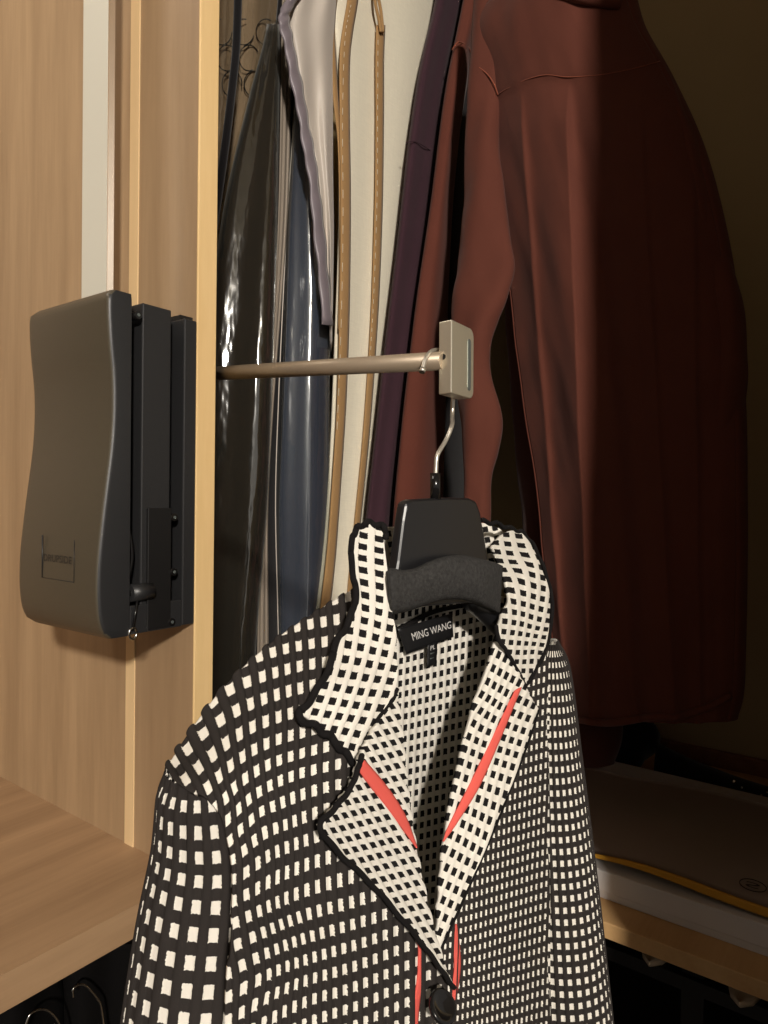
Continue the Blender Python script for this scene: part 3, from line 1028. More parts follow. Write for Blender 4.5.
edging([(539, 710), (529, 741), (513, 783), (493, 833), (471, 883), (455, 919), (441, 949)], dep_lap_r, 0.0008, 0.0002, 60)


# ---- coral stripes
def stripe(a, b, depth, name='coral_piping', toward=0.0024):
    A_, B_ = catmull(a, 50), catmull(b, 50)
    q_ = np.stack([A_ * (1 - s) + B_ * s for s in np.linspace(0, 1, 6)], 1)
    Y_ = depth(q_)[..., 0]
    W_ = world_grid(q_, Y_)
    v_ = np.array(CAM) - W_
    bul = np.array([0.0, .7, 1, 1, .7, 0.0])[None, :, None] * 0.0006
    W_ = W_ + (toward + bul) * v_ / np.linalg.norm(v_, axis=-1)[..., None]
    return sheet(name, W_, 'red', jacket, None, 0, 0.0012)


stripe([(358, 769), (372, 788), (388, 809), (402, 828), (416, 848)], [(365, 760), (380, 777), (395, 797), (407, 818), (418, 848)], dep_lap_l)
stripe([(515, 691), (495, 733), (471, 782), (449, 825), (443, 840)], [(522, 687), (502, 736), (480, 786), (458, 822), (444, 842)], dep_lap_r)
stripe([(416, 925), (419, 950), (418, 980), (414, 1005), (410, 1060), (409, 1125)], [(419.5, 929), (424, 950), (424, 980), (420, 1005), (416, 1060), (415, 1125)], dep_front_l)
stripe([(455, 930), (453, 945), (455, 965), (453, 985), (452, 1000)], [(457, 924), (460, 945), (461, 965), (459, 985), (456, 1000)], dep_front_r)

# ---- button
bcx = PY(441, 1008, .203)
bn = ((CAM - bcx).normalized() * 0.8 + Vector((0.5, -0.5, 0.35))).normalized()
bm = bmesh.new()
rot = bn.to_track_quat('Z', 'Y').to_matrix().to_4x4()
prof = [(0.0, 0.0010), (0.003, 0.0013), (0.0062, 0.0024), (0.0080, 0.0034), (0.0092, 0.0030), (0.0096, 0.0017), (0.0090, 0.0), (0.0, -0.0008)]
rings = []
for r_, z_ in prof:
    rings.append([bm.verts.new(bcx + rot.to_3x3() @ Vector((r_ * math.cos(a), r_ * math.sin(a) * 1.0, z_))) for a in np.linspace(0, 2 * math.pi, 28, endpoint=False)])
for i in range(len(rings) - 1):
    for j in range(28):
        try:
            bm.faces.new((rings[i][j], rings[i][(j + 1) % 28], rings[i + 1][(j + 1) % 28], rings[i + 1][j]))
        except ValueError:
            pass
bmesh.ops.remove_doubles(bm, verts=bm.verts, dist=1e-6)
link_obj('button', bm_mesh(bm, True), 'button', jacket)

# ---- neck label and size tag, sewn to the lining
LY = 0.2785
fm = quad_map((398, 629), (452, 613.5), (453.5, 637), (407, 654), LY, 0.002)
G = np.array([[tuple(fm(u, v)) for u in np.linspace(0, 1, 14)] for v in np.linspace(1, 0, 8)])
nl = sheet('neck_label', G, 'label', jacket, None, 0, 0.0008)
lettering('label_lettering', 'MING WANG', lambda u, v: fm(0.20 + 0.77 * u, 0.40 + 0.30 * v) + (CAM - fm(u, v)).normalized() * 0.0008, 'label_text', nl)
fm2 = quad_map((428, 645), (437.5, 641), (436.5, 664), (427.5, 667), LY - 0.001, 0.0022)
G = np.array([[tuple(fm2(u, v)) for u in np.linspace(0, 1, 5)] for v in np.linspace(1, 0, 8)])
st = sheet('size_tag', G, 'label', jacket, None, 0, 0.0006)
lettering('tag_lettering', 'PL', lambda u, v: fm2(0.28 + 0.5 * u, 0.70 + 0.20 * v) + (CAM - fm2(u, v)).normalized() * 0.0008, 'label_text', st)
for v0 in (0.52, 0.30):
    box_pts = np.array([[tuple(fm2(u, v) + (CAM - fm2(u, v)).normalized() * 0.0008) for u in (0.3, 0.5, 0.7)] for v in (v0 + 0.05, v0)])
    sheet('tag_print', box_pts, 'groove', st, None, 0, 0.0002)

# ================================================================== garments hanging in the right bay
RAILZ = H + 1.17
GY = 1.16


def interp_rows(rows, n):
    R_ = np.array(rows, float)
    py_ = np.linspace(R_[0, 0], R_[-1, 0], n)
    return py_, [np.interp(py_, R_[:, 0], R_[:, k]) for k in range(1, R_.shape[1])]


def smooth1(a, k=5):
    p = np.pad(a, k, mode='edge')
    return np.convolve(p, np.ones(2 * k + 1) / (2 * k + 1), mode='valid')


def drape(name, rows, Y0, depth, mat, parent, bulge=0.02, folds=(), n=90, m_=40, off=0.0, sm=4, closed=True, wob=0.0, tilt=0.0):
    """hanging cloth seen edge-on: rounded near edge following the rows (py, left px, right px), sides running back"""
    py_, (l, r) = interp_rows(rows, n)
    l, r = smooth1(l, sm), smooth1(r, sm)
    W_ = np.zeros((n, m_, 3))
    k = np.linspace(0, 1, m_)
    for i in range(n):
        px_ = l[i] + (r[i] - l[i]) * k
        Yv = Y0 - bulge * np.sqrt(np.clip(1 - (2 * k - 1) ** 2, 0, 1)) - off
        Yv = Yv - tilt * (k - 0.5) * (r[i] - l[i]) * 1.3 / FPX          # face turned towards the door
        for (amp, nf, ph, sl) in folds:
            Yv = Yv - amp * np.sin(2 * math.pi * (nf * k + ph + sl * py_[i] / 300.0)) * np.sin(math.pi * k) ** 0.5
        if wob:
            Yv = Yv + wob * np.sin(py_[i] * 0.05 + k * 6)
        q_ = np.stack([px_, np.full(m_, py_[i])], -1)[None]
        W_[i] = world_grid(q_, Yv[None])[0]
    if not closed:
        return sheet(name, W_, mat, parent, None, 0, 0.0012)
    V_, F_ = [], []
    back = 8
    hd = ray(float(l[n // 2] * 0.8 + r[n // 2] * 0.2), 500)          # crowded garments hang askew on the rail
    hd = np.array((hd.x, hd.y, 0)) / math.hypot(hd.x, hd.y)
    M2 = m_ + 2 * back
    for i in range(n):
        right_ = [W_[i, -1] + hd * depth * s for s in np.linspace(1 / back, 1, back)]
        left_ = [W_[i, 0] + hd * depth * s for s in np.linspace(1, 1 / back, back)]
        V_ += list(W_[i]) + right_ + left_
    for i in range(n - 1):
        for j in range(M2):
            F_.append((i * M2 + j, i * M2 + (j + 1) % M2, (i + 1) * M2 + (j + 1) % M2, (i + 1) * M2 + j))
    F_.append(tuple(range(M2))[::-1])
    F_.append(tuple((n - 1) * M2 + j for j in range(M2)))
    me_ = mesh_from(V_, F_)
    bm_ = bmesh.new()
    bm_.from_mesh(me_)
    bmesh.ops.recalc_face_normals(bm_, faces=bm_.faces)
    bm_.to_mesh(me_)
    bm_.free()
    return link_obj(name, me_, mat, parent)


def garment(name, label, cat, px_, Y0, group='garments hung edge-on along the back rail'):
    p = PY(px_, 100, Y0)
    t_ = thing(name, label, cat, (p.x, GY, 0.55), group)
    return t_


def hook_on(parent, x):
    """wire hook from the garment's neck up over the back rail (above the picture)"""
    pts = [(x, GY, RAILZ - 0.12), (x, GY, RAILZ - 0.04), (x, GY + 0.022, RAILZ), (x, GY, RAILZ + 0.022), (x, GY - 0.022, RAILZ + 0.004), (x, GY - 0.020, RAILZ - 0.012)]
    tube('hanger_hook', pts, 0.0016, 'steel', parent, 8, 40)


rail = cyl('clothes_rail', (DX1, GY, RAILZ), (1.77, GY, RAILZ), 0.0125, 'steel')
tag(rail, 'steel clothes rail above the hanging garments', 'rail')

# patterned beige garment in clear film, furthest left
g = garment('lace_dress', 'beige garment with dark lace lines under clear plastic, topmost beside the divider', 'dress', 245, 1.05)
lace_rows = [(-90, 232, 262), (-40, 214, 284), (100, 212, 282), (220, 205, 276), (300, 205, 262)]
drape('body', lace_rows, 1.06, 0.2, 'lace', g, 0.02, [(0.006, 2, 0, 0.2)])
for k in range(9):
    cx, cy = 222 + (k % 3) * 22 + (k // 3) * 5, 32 + (k // 3) * 26
    pts = [PY(cx + 10 * math.cos(a), cy + 13 * math.sin(a), 1.032) for a in np.linspace(0.3 * k, 0.3 * k + 4.6, 16)]
    tube('lace_line', pts, 0.0011, 'blackcloth', g, 6)
drape('plastic_wrap', [(-90, 230, 268), (-30, 213, 284), (60, 212, 284), (220, 206, 278), (300, 205, 264)], 1.02, 0, 'film', g, 0.02, [(0.006, 1.3, .2, .4)], closed=False, tilt=0.5)
tube('black_strap', [PY(239, -40, 0.985), PY(238, 0, 0.985), PY(236, 50, 0.985), PY(232, 90, 0.983), PY(226, 140, 0.98), PY(219, 190, 0.98), PY(210, 250, 0.98)], 0.0075, 'blackcloth', g, 10, 40)
hook_on(g, g.location.x)

# charcoal suit in glossy film
g = garment('wrapped_suit', 'charcoal garment in shiny clear plastic film beside the divider edge', 'garment bag', 245, 0.96)
suit_rows = [(24, 270, 279), (60, 258, 280), (110, 246, 279), (160, 233, 278), (230, 219, 277), (350, 208, 273), (500, 206, 268), (640, 204, 256), (750, 204, 252)]
drape('body', suit_rows, 0.975, 0.30, 'charcoal', g, 0.02, [(0.004, 1.1, .12, .15)], tilt=0.7)
drape('plastic_wrap', [(20, 268, 280), (60, 256, 281), (110, 244, 280), (160, 231, 279), (230, 217, 278), (350, 206, 274), (500, 204, 269), (640, 202, 257), (750, 202, 253)],
      0.955, 0, 'film', g, 0.022, [(0.006, 1.1, .12, .15)], closed=False, n=160, m_=70, tilt=0.7)
hook_on(g, g.location.x)

# black suit cover with silver-grey zip tape
g = garment('zip_garment_bag', 'black garment cover with a pale grey zip tape down its edge', 'garment bag', 280, 0.965)
drape('body', [(-80, 285, 296), (40, 274, 302), (200, 271, 297), (350, 266, 291), (500, 257, 279), (640, 250, 281), (750, 248, 280)], 0.975, 0.30, 'blackcloth', g, 0.012)
drape('zip_tape', [(-60, 283, 294), (45, 281, 292), (130, 280, 291), (220, 278, 288), (300, 274, 282), (400, 268.5, 274), (500, 262, 268), (560, 259, 268), (640, 257, 269), (750, 256, 268)],
      0.960, 0, 'tape', g, 0.003, [(0.0015, 2.5, 0, 0)], closed=False)
hook_on(g, g.location.x)

# navy coat in tight film
g = garment('navy_coat', 'navy blue coat in tight clear plastic with a bright vertical sheen', 'coat', 305, 0.955)
navy_rows = [(70, 296, 302), (110, 294, 306), (160, 292, 314), (220, 288, 322), (300, 284, 329), (400, 280, 329), (500, 277, 329), (600, 279, 326), (660, 280, 322), (750, 282, 322)]
drape('body', navy_rows, 0.955, 0.32, 'navy', g, 0.024, [(0.003, 1.2, .35, .05)], n=120, m_=60, tilt=0.6)
drape('plastic_wrap', [(a, b - 1.2, c + 1) for a, b, c in navy_rows], 0.944, 0, 'film2', g, 0.025, [(0.004, 1.2, .35, .05)], closed=False, n=140, m_=60, tilt=0.6)
tube('film_seam', [PY(x, y, 0.962) for x, y in ((294, 110), (291, 160), (287, 220), (283, 300), (278.5, 400), (275.5, 500), (277.5, 600), (279, 660), (281, 745))], 0.0011, 'lining', g, 6, 60)
hook_on(g, g.location.x)

# pale satin lining with mauve binding
g = garment('satin_jacket', 'pale grey satin lined jacket with ruffled mauve binding', 'jacket', 310, 0.90)
sat_rows = [(-60, 318, 338), (-10, 300, 337), (18, 285, 336), (40, 290, 334), (80, 297, 333), (120, 305, 333), (170, 316, 333), (230, 323, 334), (300, 329, 333), (345, 330, 332)]
drape('body', sat_rows, 0.905, 0.28, 'lining', g, 0.020, [(0.006, 1.3, .1, .3)], wob=0.002)
py_ = np.linspace(-12, 325, 70)
mid = catmull([(300, -12), (287, 8), (284, 20), (288, 40), (294, 70), (301, 105), (307, 140), (313, 175), (318, 220), (323, 270), (328, 325)], 70)
Wr = np.zeros((70, 7, 3))
for i, (x, y) in enumerate(mid):
    wd = 5.6 + 0.6 * math.sin(i * 1.1) + 0.4 * math.sin(i * 0.47)
    for j in range(7):
        s = (j - 3) / 3
        Wr[i, j] = PY(x + s * wd, y + s * 0.6, 0.881 - 0.005 * (1 - s * s) + 0.0012 * math.sin(i * 1.1 + j * 0.4))
sheet('binding', Wr, 'mauve', g, None, 0, 0.003)
hook_on(g, g.location.x)

# cream linen garment bag with tan binding
g = garment('linen_garment_bag', 'cream linen garment bag with stitched tan binding and cords', 'garment bag', 370, 0.90)
lin_rows = [(-60, 332, 446), (0, 332, 450), (60, 337, 446), (140, 339, 436), (250, 338, 420), (350, 334, 408), (450, 330, 396), (540, 324, 384), (640, 312, 372), (750, 308, 368)]
drape('body', lin_rows, 0.92, 0.30, 'linen', g, 0.014, [(0.004, 1.5, .2, .1)], n=110, m_=60)
dl = 0.896


def ribbon(name, c, wd, Y, mat, parent, bul=0.002, n=60, th=0.0016):
    c = catmull(c, n)
    wds = np.interp(np.linspace(0, 1, n), np.linspace(0, 1, len(wd)), wd)
    Wb = np.zeros((n, 5, 3))
    for i, (x, y) in enumerate(c):
        for j in range(5):
            s = (j - 2) / 2
            Wb[i, j] = PY(x + s * wds[i], y, Y - bul * (1 - s * s))
    return sheet(name, Wb, mat, parent, None, 0, th)


b1 = ribbon('tan_binding', [(356, -30), (353, 0), (348, 30), (345, 60), (345, 120), (346, 200), (345, 300), (342, 400), (337, 480), (331, 560), (322, 640), (312, 760)], [5, 5.5, 5.5, 5, 5, 5, 4.5, 4.5, 5, 5], dl, 'tan', g)
b2 = ribbon('tan_binding', [(339, -30), (334, 0), (332, 30), (334, 70), (337, 110), (340, 150), (341, 250), (339, 330)], [4, 3.6, 3.0, 3.0, 2.6, 2.0, 1.4, 1.2], dl + 0.006, 'tan', g)
b3 = ribbon('tan_binding', [(381, 25), (380, 60), (380, 120), (379, 200), (376, 290), (372, 360), (366, 440), (358, 520), (350, 600), (345, 700)], [4.5, 4.2, 4, 4, 3.6, 3.4, 3.2, 3, 3], dl, 'tan', g)
for bnd, xs in ((b1, [(351, 5), (345, 40), (342.5, 120), (343, 220), (341, 330), (337, 430)]), (b3, [(378, 40), (377.5, 120), (377, 200), (374, 290), (370, 360)])):
    c = catmull(xs, 60)
    for i in range(0, 60, 2):
        tube('stitch', [PY(c[i][0], c[i][1], dl - 0.0032), PY(c[min(59, i + 1)][0], c[min(59, i + 1)][1] - 0.5, dl - 0.0032)], 0.0005, 'linen', bnd, 5)
for pts in ([(374, -30), (375, 0), (379, 20), (381, 32)], [(380, -30), (378, -8), (381, 12), (383, 32)]):
    tube('tan_cord', [PY(x, y, dl - 0.008) for x, y in pts], 0.0034, 'tan', g, 10, 30)
hook_on(g, g.location.x)

# plum coat
g = garment('plum_coat', 'dark plum wool coat between the cream bag and the rust garments', 'coat', 410, 0.86)
plum_rows = [(-60, 444, 478), (0, 436, 464), (60, 420, 449), (140, 408, 440), (250, 396, 428), (330, 386, 418), (450, 373, 402), (520, 365, 394), (640, 358, 390), (740, 354, 389)]
drape('body', plum_rows, 0.865, 0.36, 'plum', g, 0.03, [(0.006, 1, .1, .2)], n=110)
tube('seam', [PY(406, 143, 0.842), PY(414, 141, 0.835), PY(424, 146, 0.834), PY(430, 150, 0.84)], 0.0010, 'plum', g, 6, 16)
hook_on(g, g.location.x)

# rust long-sleeved top, seen as one hanging sleeve
g = garment('rust_jumper', 'rust jersey jumper whose sleeve hangs beside the plum coat', 'jumper', 440, 0.82)
rs_rows = [(-40, 470, 490), (0, 463, 487), (40, 455, 474), (80, 446, 466), (140, 438, 459), (200, 431, 453), (300, 416, 448), (400, 404, 446), (500, 394, 443), (600, 388, 442), (740, 386, 441)]
drape('sleeve', rs_rows, 0.80, 0.28, 'rust2', g, 0.028, [(0.004, 1, .6, .1)], n=110)
tube('shoulder_seam', [PY(452, 50, 0.782), PY(457, 43, 0.772), PY(463, 43, 0.770), PY(469, 48, 0.776), PY(472, 58, 0.782)], 0.0013, 'rust_seam', g, 6, 20)
hook_on(g, g.location.x)

g = garment('gap_shade_cloth', 'added black cloth standing in for shade in the gap between the rust jumper and the rust shirt', 'coat', 455, 0.83)  # added to darken the gap where only shade shows
drape('body', [(-40, 478, 500), (40, 462, 492), (140, 452, 486), (300, 442, 478), (450, 436, 474), (600, 432, 474), (740, 430, 474)], 0.88, 0.25, 'blackcloth', g, 0.02)
hook_on(g, g.location.x)

# ---- rust shirt seen from the back, hung across the bay
SX = 1.16
shirt = thing('rust_shirt', 'rust brown cotton shirt seen from the back, hanging in front of the end wall', 'shirt', tuple(PX(600, 715, SX)), None)
rows_py = [-60, -25, 20, 75, 150, 260, 380, 500, 610, 690, 722]
Lb = [560, 520, 478, 487, 497, 508, 522, 540, 552, 566, 580]
Rb = [612, 622, 634, 664, 696, 722, 733, 736, 735, 733, 726]
ctrl = []
for py0, a, b in zip(rows_py, Lb, Rb):
    row = []
    for k in np.linspace(0, 1, 13):
        px_ = a + (b - a) * k
        dx = 0.0
        low = np.clip((py0 - 60) / 300, 0, 1)
        dx += -0.020 * math.sin(math.pi * k)                                        # body of the shirt
        dx += 0.030 * (2 * k - 1) ** 4                                                # shoulders fall away
        dx += low * 0.012 * math.sin(k * 17 + 0.6) * (0.5 + 0.5 * math.sin(py0 / 160 + k * 4))
        dx += -0.016 * low * math.exp(-((k - 0.30) / 0.07) ** 2)                      # pleat edges
        dx += -0.014 * low * math.exp(-((k - 0.52) / 0.08) ** 2)
        row.append(tuple(PX(px_, py0, SX + dx)))
    ctrl.append(row)
W_ = net(ctrl, 170, 160)
qa = np.array([[(np.dot(np.array(CR), p - np.array(CAM)) / np.dot(np.array(CF), p - np.array(CAM)) * FPX + 384,
                 -np.dot(np.array(CU), p - np.array(CAM)) / np.dot(np.array(CF), p - np.array(CAM)) * FPX + 512) for p in r_] for r_ in W_])
for (xa, ya, xb, yb, amp, wdt) in ((569, 82, 588, 560, 0.016, 26), (522, 92, 548, 420, 0.011, 18), (640, 90, 668, 560, 0.010, 26), (694, 150, 700, 600, 0.009, 20)):
    lx_ = xa + (qa[..., 1] - ya) / (yb - ya) * (xb - xa)
    d_ = qa[..., 0] - lx_
    fade = np.clip((qa[..., 1] - ya) / 40, 0, 1)
    W_[..., 0] -= amp * fade * np.where(d_ < 0, np.exp(d_ / wdt), np.exp(-d_ / 3.0))
yk_y = np.interp(qa[..., 0], [478, 498, 528, 546, 566, 612, 660, 740], [110, 97, 82, 78, 80, 76, 64, 60])
W_[..., 0] -= 0.004 / (1 + np.exp((qa[..., 1] - yk_y) / 1.5))            # the yoke lies over the back
for r_ in W_:
    for p_ in r_:
        p_[0] += 0.005 * noise.noise(Vector((p_[1] * 13 + p_[2] * 5, p_[2] * 4.0, 2.0))) + 0.0022 * noise.noise(Vector((p_[1] * 34 - p_[2] * 12, p_[2] * 9.0, 5.0)))
body = sheet('back', W_, 'rust', shirt, None, 0, 0.003)
bw_, bh_ = W_[::-1].copy(), None
# front of the shirt, behind, so that the garment has volume
sheet('front', W_ + np.array([0.055, 0.0, 0.0]), 'rust', shirt, None, 0, 0.003, toward=(3, 0.5, 1))
edge_r = np.stack([W_[:, -1] + np.array([0.055 * s, -0.012 * math.sin(math.pi * s), 0]) for s in np.linspace(0, 1, 8)], 1)
sheet('side_seam', edge_r, 'rust', shirt, None, 0, 0.002)
edge_l = np.stack([W_[:, 0] + np.array([0.055 * s, 0.010 * math.sin(math.pi * s), 0]) for s in np.linspace(0, 1, 8)], 1)
sheet('side_seam', edge_l, 'rust', shirt, None, 0, 0.002)


def on_back(px_, py_, lift=0.004):
    d = (W_.reshape(-1, 3) - np.array(CAM))
    a = d @ np.array(CR) / (d @ np.array(CF)) * FPX + 384
    b = -(d @ np.array(CU)) / (d @ np.array(CF)) * FPX + 512
    i = np.argmin((a - px_) ** 2 + (b - py_) ** 2)
    z = d[i] @ np.array(CF)
    p = CAM + ray(px_, py_) * z
    return p + (CAM - p).normalized() * lift


yk = [(498, 97), (510, 90), (528, 82), (546, 78), (566, 80), (588, 79), (612, 76), (640, 70), (660, 64)]
tube('yoke_seam', [on_back(x, y - 3, 0.0005) for x, y in yk], 0.0007, 'rust_seam', shirt, 6, 50)
tube('collar', [on_back(556, -8, 0.0), on_back(585, -2, 0.006), on_back(606, 2, 0.006), on_back(618, 4, 0.002)], 0.010, 'rust', shirt, 10, 24)
# hem: little gathered roll
hem = [on_back(580 + 150 * k, 720 - 26 * max(0, k - 0.62) / 0.38 + 3 * math.sin(9 * k), 0.002) for k in np.linspace(0, 1, 30)]
tube('hem', hem, 0.006, 'rust', shirt, 8, 60)


def loft(name, rows, mat, parent, Xp=None, seg=44, n=120):
    """limb of cloth: rows (left px, right px, py, X of its middle, thickness)"""
    R_ = catmull(np.array(rows, float), n)
    V_, F_ = [], []
    for (a, b, y, x, th) in R_:
        p0 = PX(a, y, x)
        p1 = PX(b, y, x)
        c = (p0 + p1) / 2
        e = (p1 - p0) / 2
        t_ = Vector((1, 0, 0))
        for j in range(seg):
            an = 2 * math.pi * j / seg
            p_ = c + e * math.cos(an) + t_ * (th * math.sin(an) * (1 + 0.12 * math.sin(3 * an + y * .03)))
            crease = noise.noise(Vector((p_.x * 14, p_.y * 16 + p_.z * 9, p_.z * 5))) + 0.5 * noise.noise(Vector((p_.x * 30, p_.y * 34 - p_.z * 14, p_.z * 9 + 3)))
            V_.append(p_ + (p_ - c).normalized() * (0.0055 * crease))
    for i in range(n - 1):
        for j in range(seg):
            F_.append((i * seg + j, i * seg + (j + 1) % seg, (i + 1) * seg + (j + 1) % seg, (i + 1) * seg + j))
    F_.append(tuple(range(seg))[::-1])
    F_.append(tuple((n - 1) * seg + j for j in range(seg)))
    me_ = mesh_from(V_, F_)
    bm_ = bmesh.new()
    bm_.from_mesh(me_)
    bmesh.ops.recalc_face_normals(bm_, faces=bm_.faces)
    bm_.to_mesh(me_)
    bm_.free()
    return link_obj(name, me_, mat, parent)


sv = loft('sleeve', [(474, 496, -6, 1.20, .012), (472, 500, 35, 1.195, .018), (470, 501, 75, 1.185, .022), (468, 500, 120, 1.18, .026), (466, 503, 180, 1.17, .028), (461, 511, 240, 1.155, .030), (458, 513, 268, 1.14, .030), (455, 505, 300, 1.118, .030),
                     (455, 492, 335, 1.115, .028), (456, 488, 365, 1.112, .027), (458, 497, 398, 1.108, .030), (461, 501, 425, 1.105, .031), (464, 498, 455, 1.105, .028), (466, 491, 490, 1.105, .025), (466, 490, 560, 1.105, .024), (466, 488, 640, 1.105, .022)], 'rust', shirt)
tube('armhole_seam', [PX(471, 62, 1.170), PX(477, 66, 1.165), PX(487, 74, 1.163), PX(494, 84, 1.165), PX(498, 95, 1.172)], 0.0012, 'rust_seam', shirt, 6, 24)
loft('sleeve', [(650, 664, 62, 1.205, .01), (672, 698, 140, 1.205, .026), (690, 720, 220, 1.21, .034), (702, 738, 290, 1.21, .036), (704, 746, 360, 1.21, .036), (704, 742, 430, 1.21, .034), (704, 730, 485, 1.21, .028), (706, 728, 530, 1.21, .022)], 'rust', shirt)
cyl('shirt_rail', (0, 0, 0), (0, 0, 0.001), 0.001, 'steel')
bpy.data.objects.remove(bpy.data.objects['shirt_rail'])
rp = PX(590, -120, SX + 0.02)
tube('hanger_hook', [(rp.x, rp.y, rp.z - 0.12), (rp.x, rp.y, RAILZ + 0.02), (rp.x + 0.022, rp.y, RAILZ + 0.055), (rp.x, rp.y, RAILZ + 0.076), (rp.x - 0.02, rp.y, RAILZ + 0.06)], 0.0018, 'steel', shirt, 8, 40)
fr_ = cyl('cross_rail', (rp.x, 0.058, RAILZ + 0.055), (rp.x, 1.42, RAILZ + 0.055), 0.011, 'steel')
tag(fr_, 'steel cross rail above the rust shirt', 'rail')

# long dark garment behind the shirt
lg = thing('long_brown_dress', 'long dark brown garment whose hem hangs lower than the rust shirt', 'dress', tuple(PX(585, 765, 1.25)))
loft('body', [(500, 640, 120, 1.27, .02), (505, 650, 300, 1.27, .028), (520, 640, 500, 1.265, .034), (535, 632, 620, 1.26, .036), (545, 624, 700, 1.255, .036), (552, 620, 745, 1.25, .034), (560, 614, 764, 1.25, .024)], 'brown_dark', lg)
tube('hanger_hook', [(1.27, rp.y, PX(570, 120, 1.27).z - 0.02), (1.27, rp.y, RAILZ + 0.03), (1.27, rp.y, RAILZ + 0.07)], 0.0018, 'steel', lg, 8)

# ================================================================== low board in the right bay and what lies on it
lb = tag(box('low_board', (1.0, 0.09, PLZ - 0.024), (1.765, 1.40, PLZ), 'board', bevel=0.0015), 'pine board shelf low in the right bay under the folders', 'shelf')
for yy in (0.2, 1.2):
    box('support', (1.05, yy, 0), (1.75, yy + 0.03, PLZ - 0.024), 'black', lb)
# white flat box
bx0 = 1.055
wb = thing('flat_white_box', 'flat white card box on the low board beneath the grey folder', 'box', (1.3, 0.5, PLZ))
box('tray', (bx0 + 0.003, 0.115, PLZ + 0.0002), (1.52, 0.86, PLZ + 0.034), 'white_card', wb, bevel=0.001)
box('lid', (bx0, 0.112, PLZ + 0.012), (1.523, 0.863, PLZ + 0.044), 'white_card', wb, bevel=0.0015)
# bowed folder with yellow edge
fo = thing('card_folder', 'bowed grey card folder with yellow front edge on the white box', 'folder', (1.3, 0.4, PLZ + 0.044))
ny, nx = 50, 20
Wf = np.zeros((ny, nx, 3))
for i in range(ny):
    y = 0.115 + 0.60 * i / (ny - 1)
    for j in range(nx):
        k = j / (nx - 1)
        hump = 0.020 * math.exp(-((y - 0.30) / 0.10) ** 2) * (1 - 0.6 * k)
        Wf[i, j] = (bx0 + 0.012 + 0.36 * k, y, PLZ + 0.050 + 0.010 * min(1, max(0, (0.42 - y) / .2)) + hump * 0.5 + 0.004 * k)
sheet('cover', Wf, 'grey_card', fo, None, 0, 0.002, toward=(1.2, 0.4, 3))
Wy = np.stack([Wf[:, 0] + np.array([-0.001, 0, 0.001]) - np.array([0, 0, 1]) * s * (0.012 * np.clip((0.50 - Wf[:, 0, 1]) / 0.28, 0.05, 1))[:, None] for s in np.linspace(0, 1, 5)], 1)
sheet('spine', Wy, 'yellow_card', fo, None, 0, 0.004)
cpt = Vector((bx0 + 0.050, 0.160, PLZ + 0.0735))
fz = Wf[4, 3][2] + 0.003
ringp = [(bx0 + 0.055 + 0.017 * math.cos(a), 0.150 + 0.017 * math.sin(a), fz + 0.001) for a in np.linspace(0, 2 * math.pi, 30)]
tube('printed_ring', ringp, 0.0007, 'black', fo, 5)
lettering('printed_mark', 'S', lambda u, v: Vector((bx0 + 0.062 - 0.016 * v, 0.159 - 0.018 * u, fz + 0.0015)), 'black', fo)
# dark bag and clutter behind
bm = bmesh.new()
bmesh.ops.create_uvsphere(bm, u_segments=28, v_segments=16, radius=1)
for v in bm.verts:
    c = v.co
    s = 1 + 0.08 * math.sin(5 * c.x + 3 * c.z)
    v.co = Vector((1.60 + 0.085 * c.x * s, 0.52 + 0.105 * c.y * s, PLZ + 0.075 + 0.075 * max(-1, c.z * 1.15) * s))
    v.co.z = max(v.co.z, PLZ + 0.001)
hb = thing('dark_bag', 'soft black bag slumped against the end wall behind the folder', 'bag', (1.60, 0.52, PLZ))
link_obj('body', bm_mesh(bm, True), 'blackcloth', hb)
tube('handle', [(1.56, 0.46, PLZ + 0.13), (1.55, 0.47, PLZ + 0.175), (1.55, 0.53, PLZ + 0.185), (1.56, 0.58, PLZ + 0.13)], 0.006, 'blackcloth', hb, 8, 30)
cb = thing('dark_sandal', 'dark strappy shoe with tiny bright studs beside the end wall', 'shoe', (1.62, 0.27, PLZ))
W_s = []
for i in range(24):
    t_ = i / 23
    row = []
    for j in range(12):
        a = math.pi * j / 11
        hgt = 0.030 + 0.045 * (t_ ** 2)
        row.append((1.60 + 0.045 * math.cos(a) * (0.75 + 0.4 * math.sin(math.pi * t_)), 0.17 + 0.24 * t_, PLZ + 0.004 + hgt * math.sin(a)))
    W_s.append(row)
sheet('upper', np.array(W_s), 'blackcloth', cb, None, 0, 0.003, toward=(1.6, 0.3, 3))
box('sole', (1.555, 0.165, PLZ + 0.0003), (1.645, 0.415, PLZ + 0.006), 'black', cb, bevel=0.002)
for k, (a, b) in enumerate(((0.20, 0.03), (0.235, 0.036), (0.22, 0.02), (0.25, 0.045), (0.19, 0.038))):
    cyl('stud', (1.565, a, PLZ + b), (1.561, a, PLZ + b + 0.001), 0.0022, 'steel', cb, 8)
# pale shoe toes poking out below the board


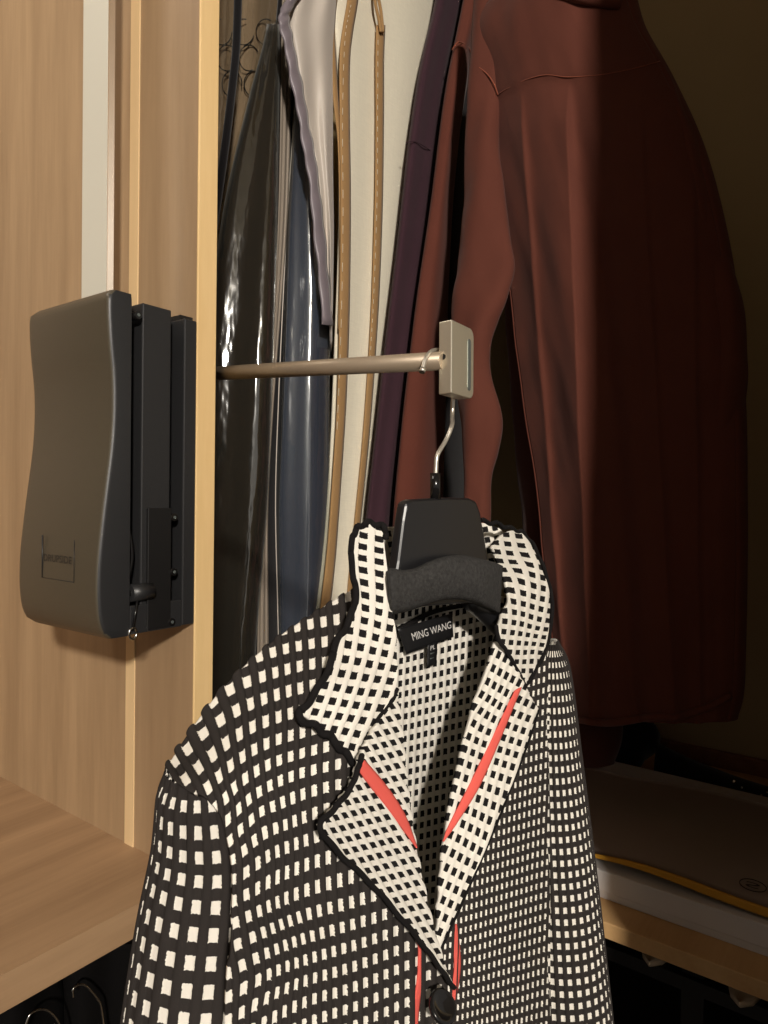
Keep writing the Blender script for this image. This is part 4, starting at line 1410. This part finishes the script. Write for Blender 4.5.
def slipper(x, y, label):
    s_ = thing('slipper', label, 'shoe', (x, y, 0.0), 'pale shoes under the low board')
    nose = []
    for i in range(20):
        t_ = i / 19
        row = []
        wd = 0.026 * math.sqrt(max(0, 1 - (1 - min(1, t_ * 2.4)) ** 2)) + 0.001
        for j in range(14):
            a = math.pi * j / 13
            row.append((x + 0.26 * t_, y + wd * math.cos(a), zt + 0.008 + 0.018 * math.sin(a) * math.sqrt(min(1, t_ * 3))))
        nose.append(row)
    sheet('upper', np.array(nose), 'pale', s_, None, 0, 0.003, toward=(x, y, 3))
    so = []
    for i in range(20):
        t_ = i / 19
        wd = 0.026 * math.sqrt(max(0, 1 - (1 - min(1, t_ * 2.4)) ** 2)) + 0.001
        so.append([(x + 0.26 * t_, y + wd * s, zt + 0.008) for s in (-1, -0.5, 0, 0.5, 1)])
    sheet('sole', np.array(so), 'pale', s_, None, 0, 0.008, toward=(x, y, 3))
    return s_


zt = H - 0.672
box('lower_shelf', (1.04, 0.09, zt - 0.02), (1.70, 1.40, zt - 0.0002), 'black', lb)
slipper(1.032, 0.27, 'pale shoe toe under the low board, nearer the jacket sleeve')
slipper(1.022, 0.150, 'pale shoe toe under the low board, at the frame edge')

# ================================================================== wire hangers below the left shelf
for k, (pts, lab) in enumerate((
        ([(73, 997), (73, 989), (79, 984.5), (86, 986), (92, 992), (98, 1000), (101, 1007), (104, 1030)], 'thin wire hanger loop under the shelf, nearer the jacket sleeve'),
        ([(24, 1030), (29, 1016), (37, 1010), (46, 1010), (54, 1016), (60, 1026), (64, 1040)], 'thin wire hanger loop under the shelf, at the lower picture corner'))):
    YY = 0.545
    h_ = thing('wire_hanger', lab, 'hanger', tuple(PY(*pts[-1], YY)), 'wire hangers under the shelf')
    tube('hook', [PY(x, y, YY) for x, y in pts], 0.0009, 'steel', h_, 8, 50)
    e = PY(*pts[-1], YY)
    tube('bow', [e, e + Vector((0.01, 0, -0.03)), e + Vector((0.14, 0.02, -0.10)), e + Vector((-0.12, -0.0, -0.10)), e + Vector((0, 0, -0.03)), e], 0.0009, 'steel', h_, 8)
for (a0, b0, yb, lab) in ((-60, 66, 0.59, 'added dark cloth standing in for shade under the shelf at the lower picture corner'), (62, 190, 0.59, 'added dark cloth standing in for shade under the shelf, nearer the jacket sleeve')):
    c_ = PY((a0 + b0) / 2, 1040, yb)
    dg_ = thing('under_shelf_shade', lab, 'garment', (c_.x, yb + 0.1, 0.25), 'added shade cloths under the shelf')  # added cloth that fills the space below the shelf with painted shade
    drape('body', [(964 - (a0 + b0) * 0.08, a0 + 8, b0 - 8), (976 - (a0 + b0) * 0.08, a0, b0), (1060, a0, b0), (1180, a0 - 6, b0 + 4)], yb, 0.2, 'shade_jet', dg_, 0.03, [(0.006, 2, 0, 0)], n=40)
hr = tag(cyl('hanger_rail', (-0.64, 0.62, SHZ - 0.34), (DX0, 0.62, SHZ - 0.34), 0.009, 'steel'), 'steel rail low under the shelf beside the divider', 'rail')
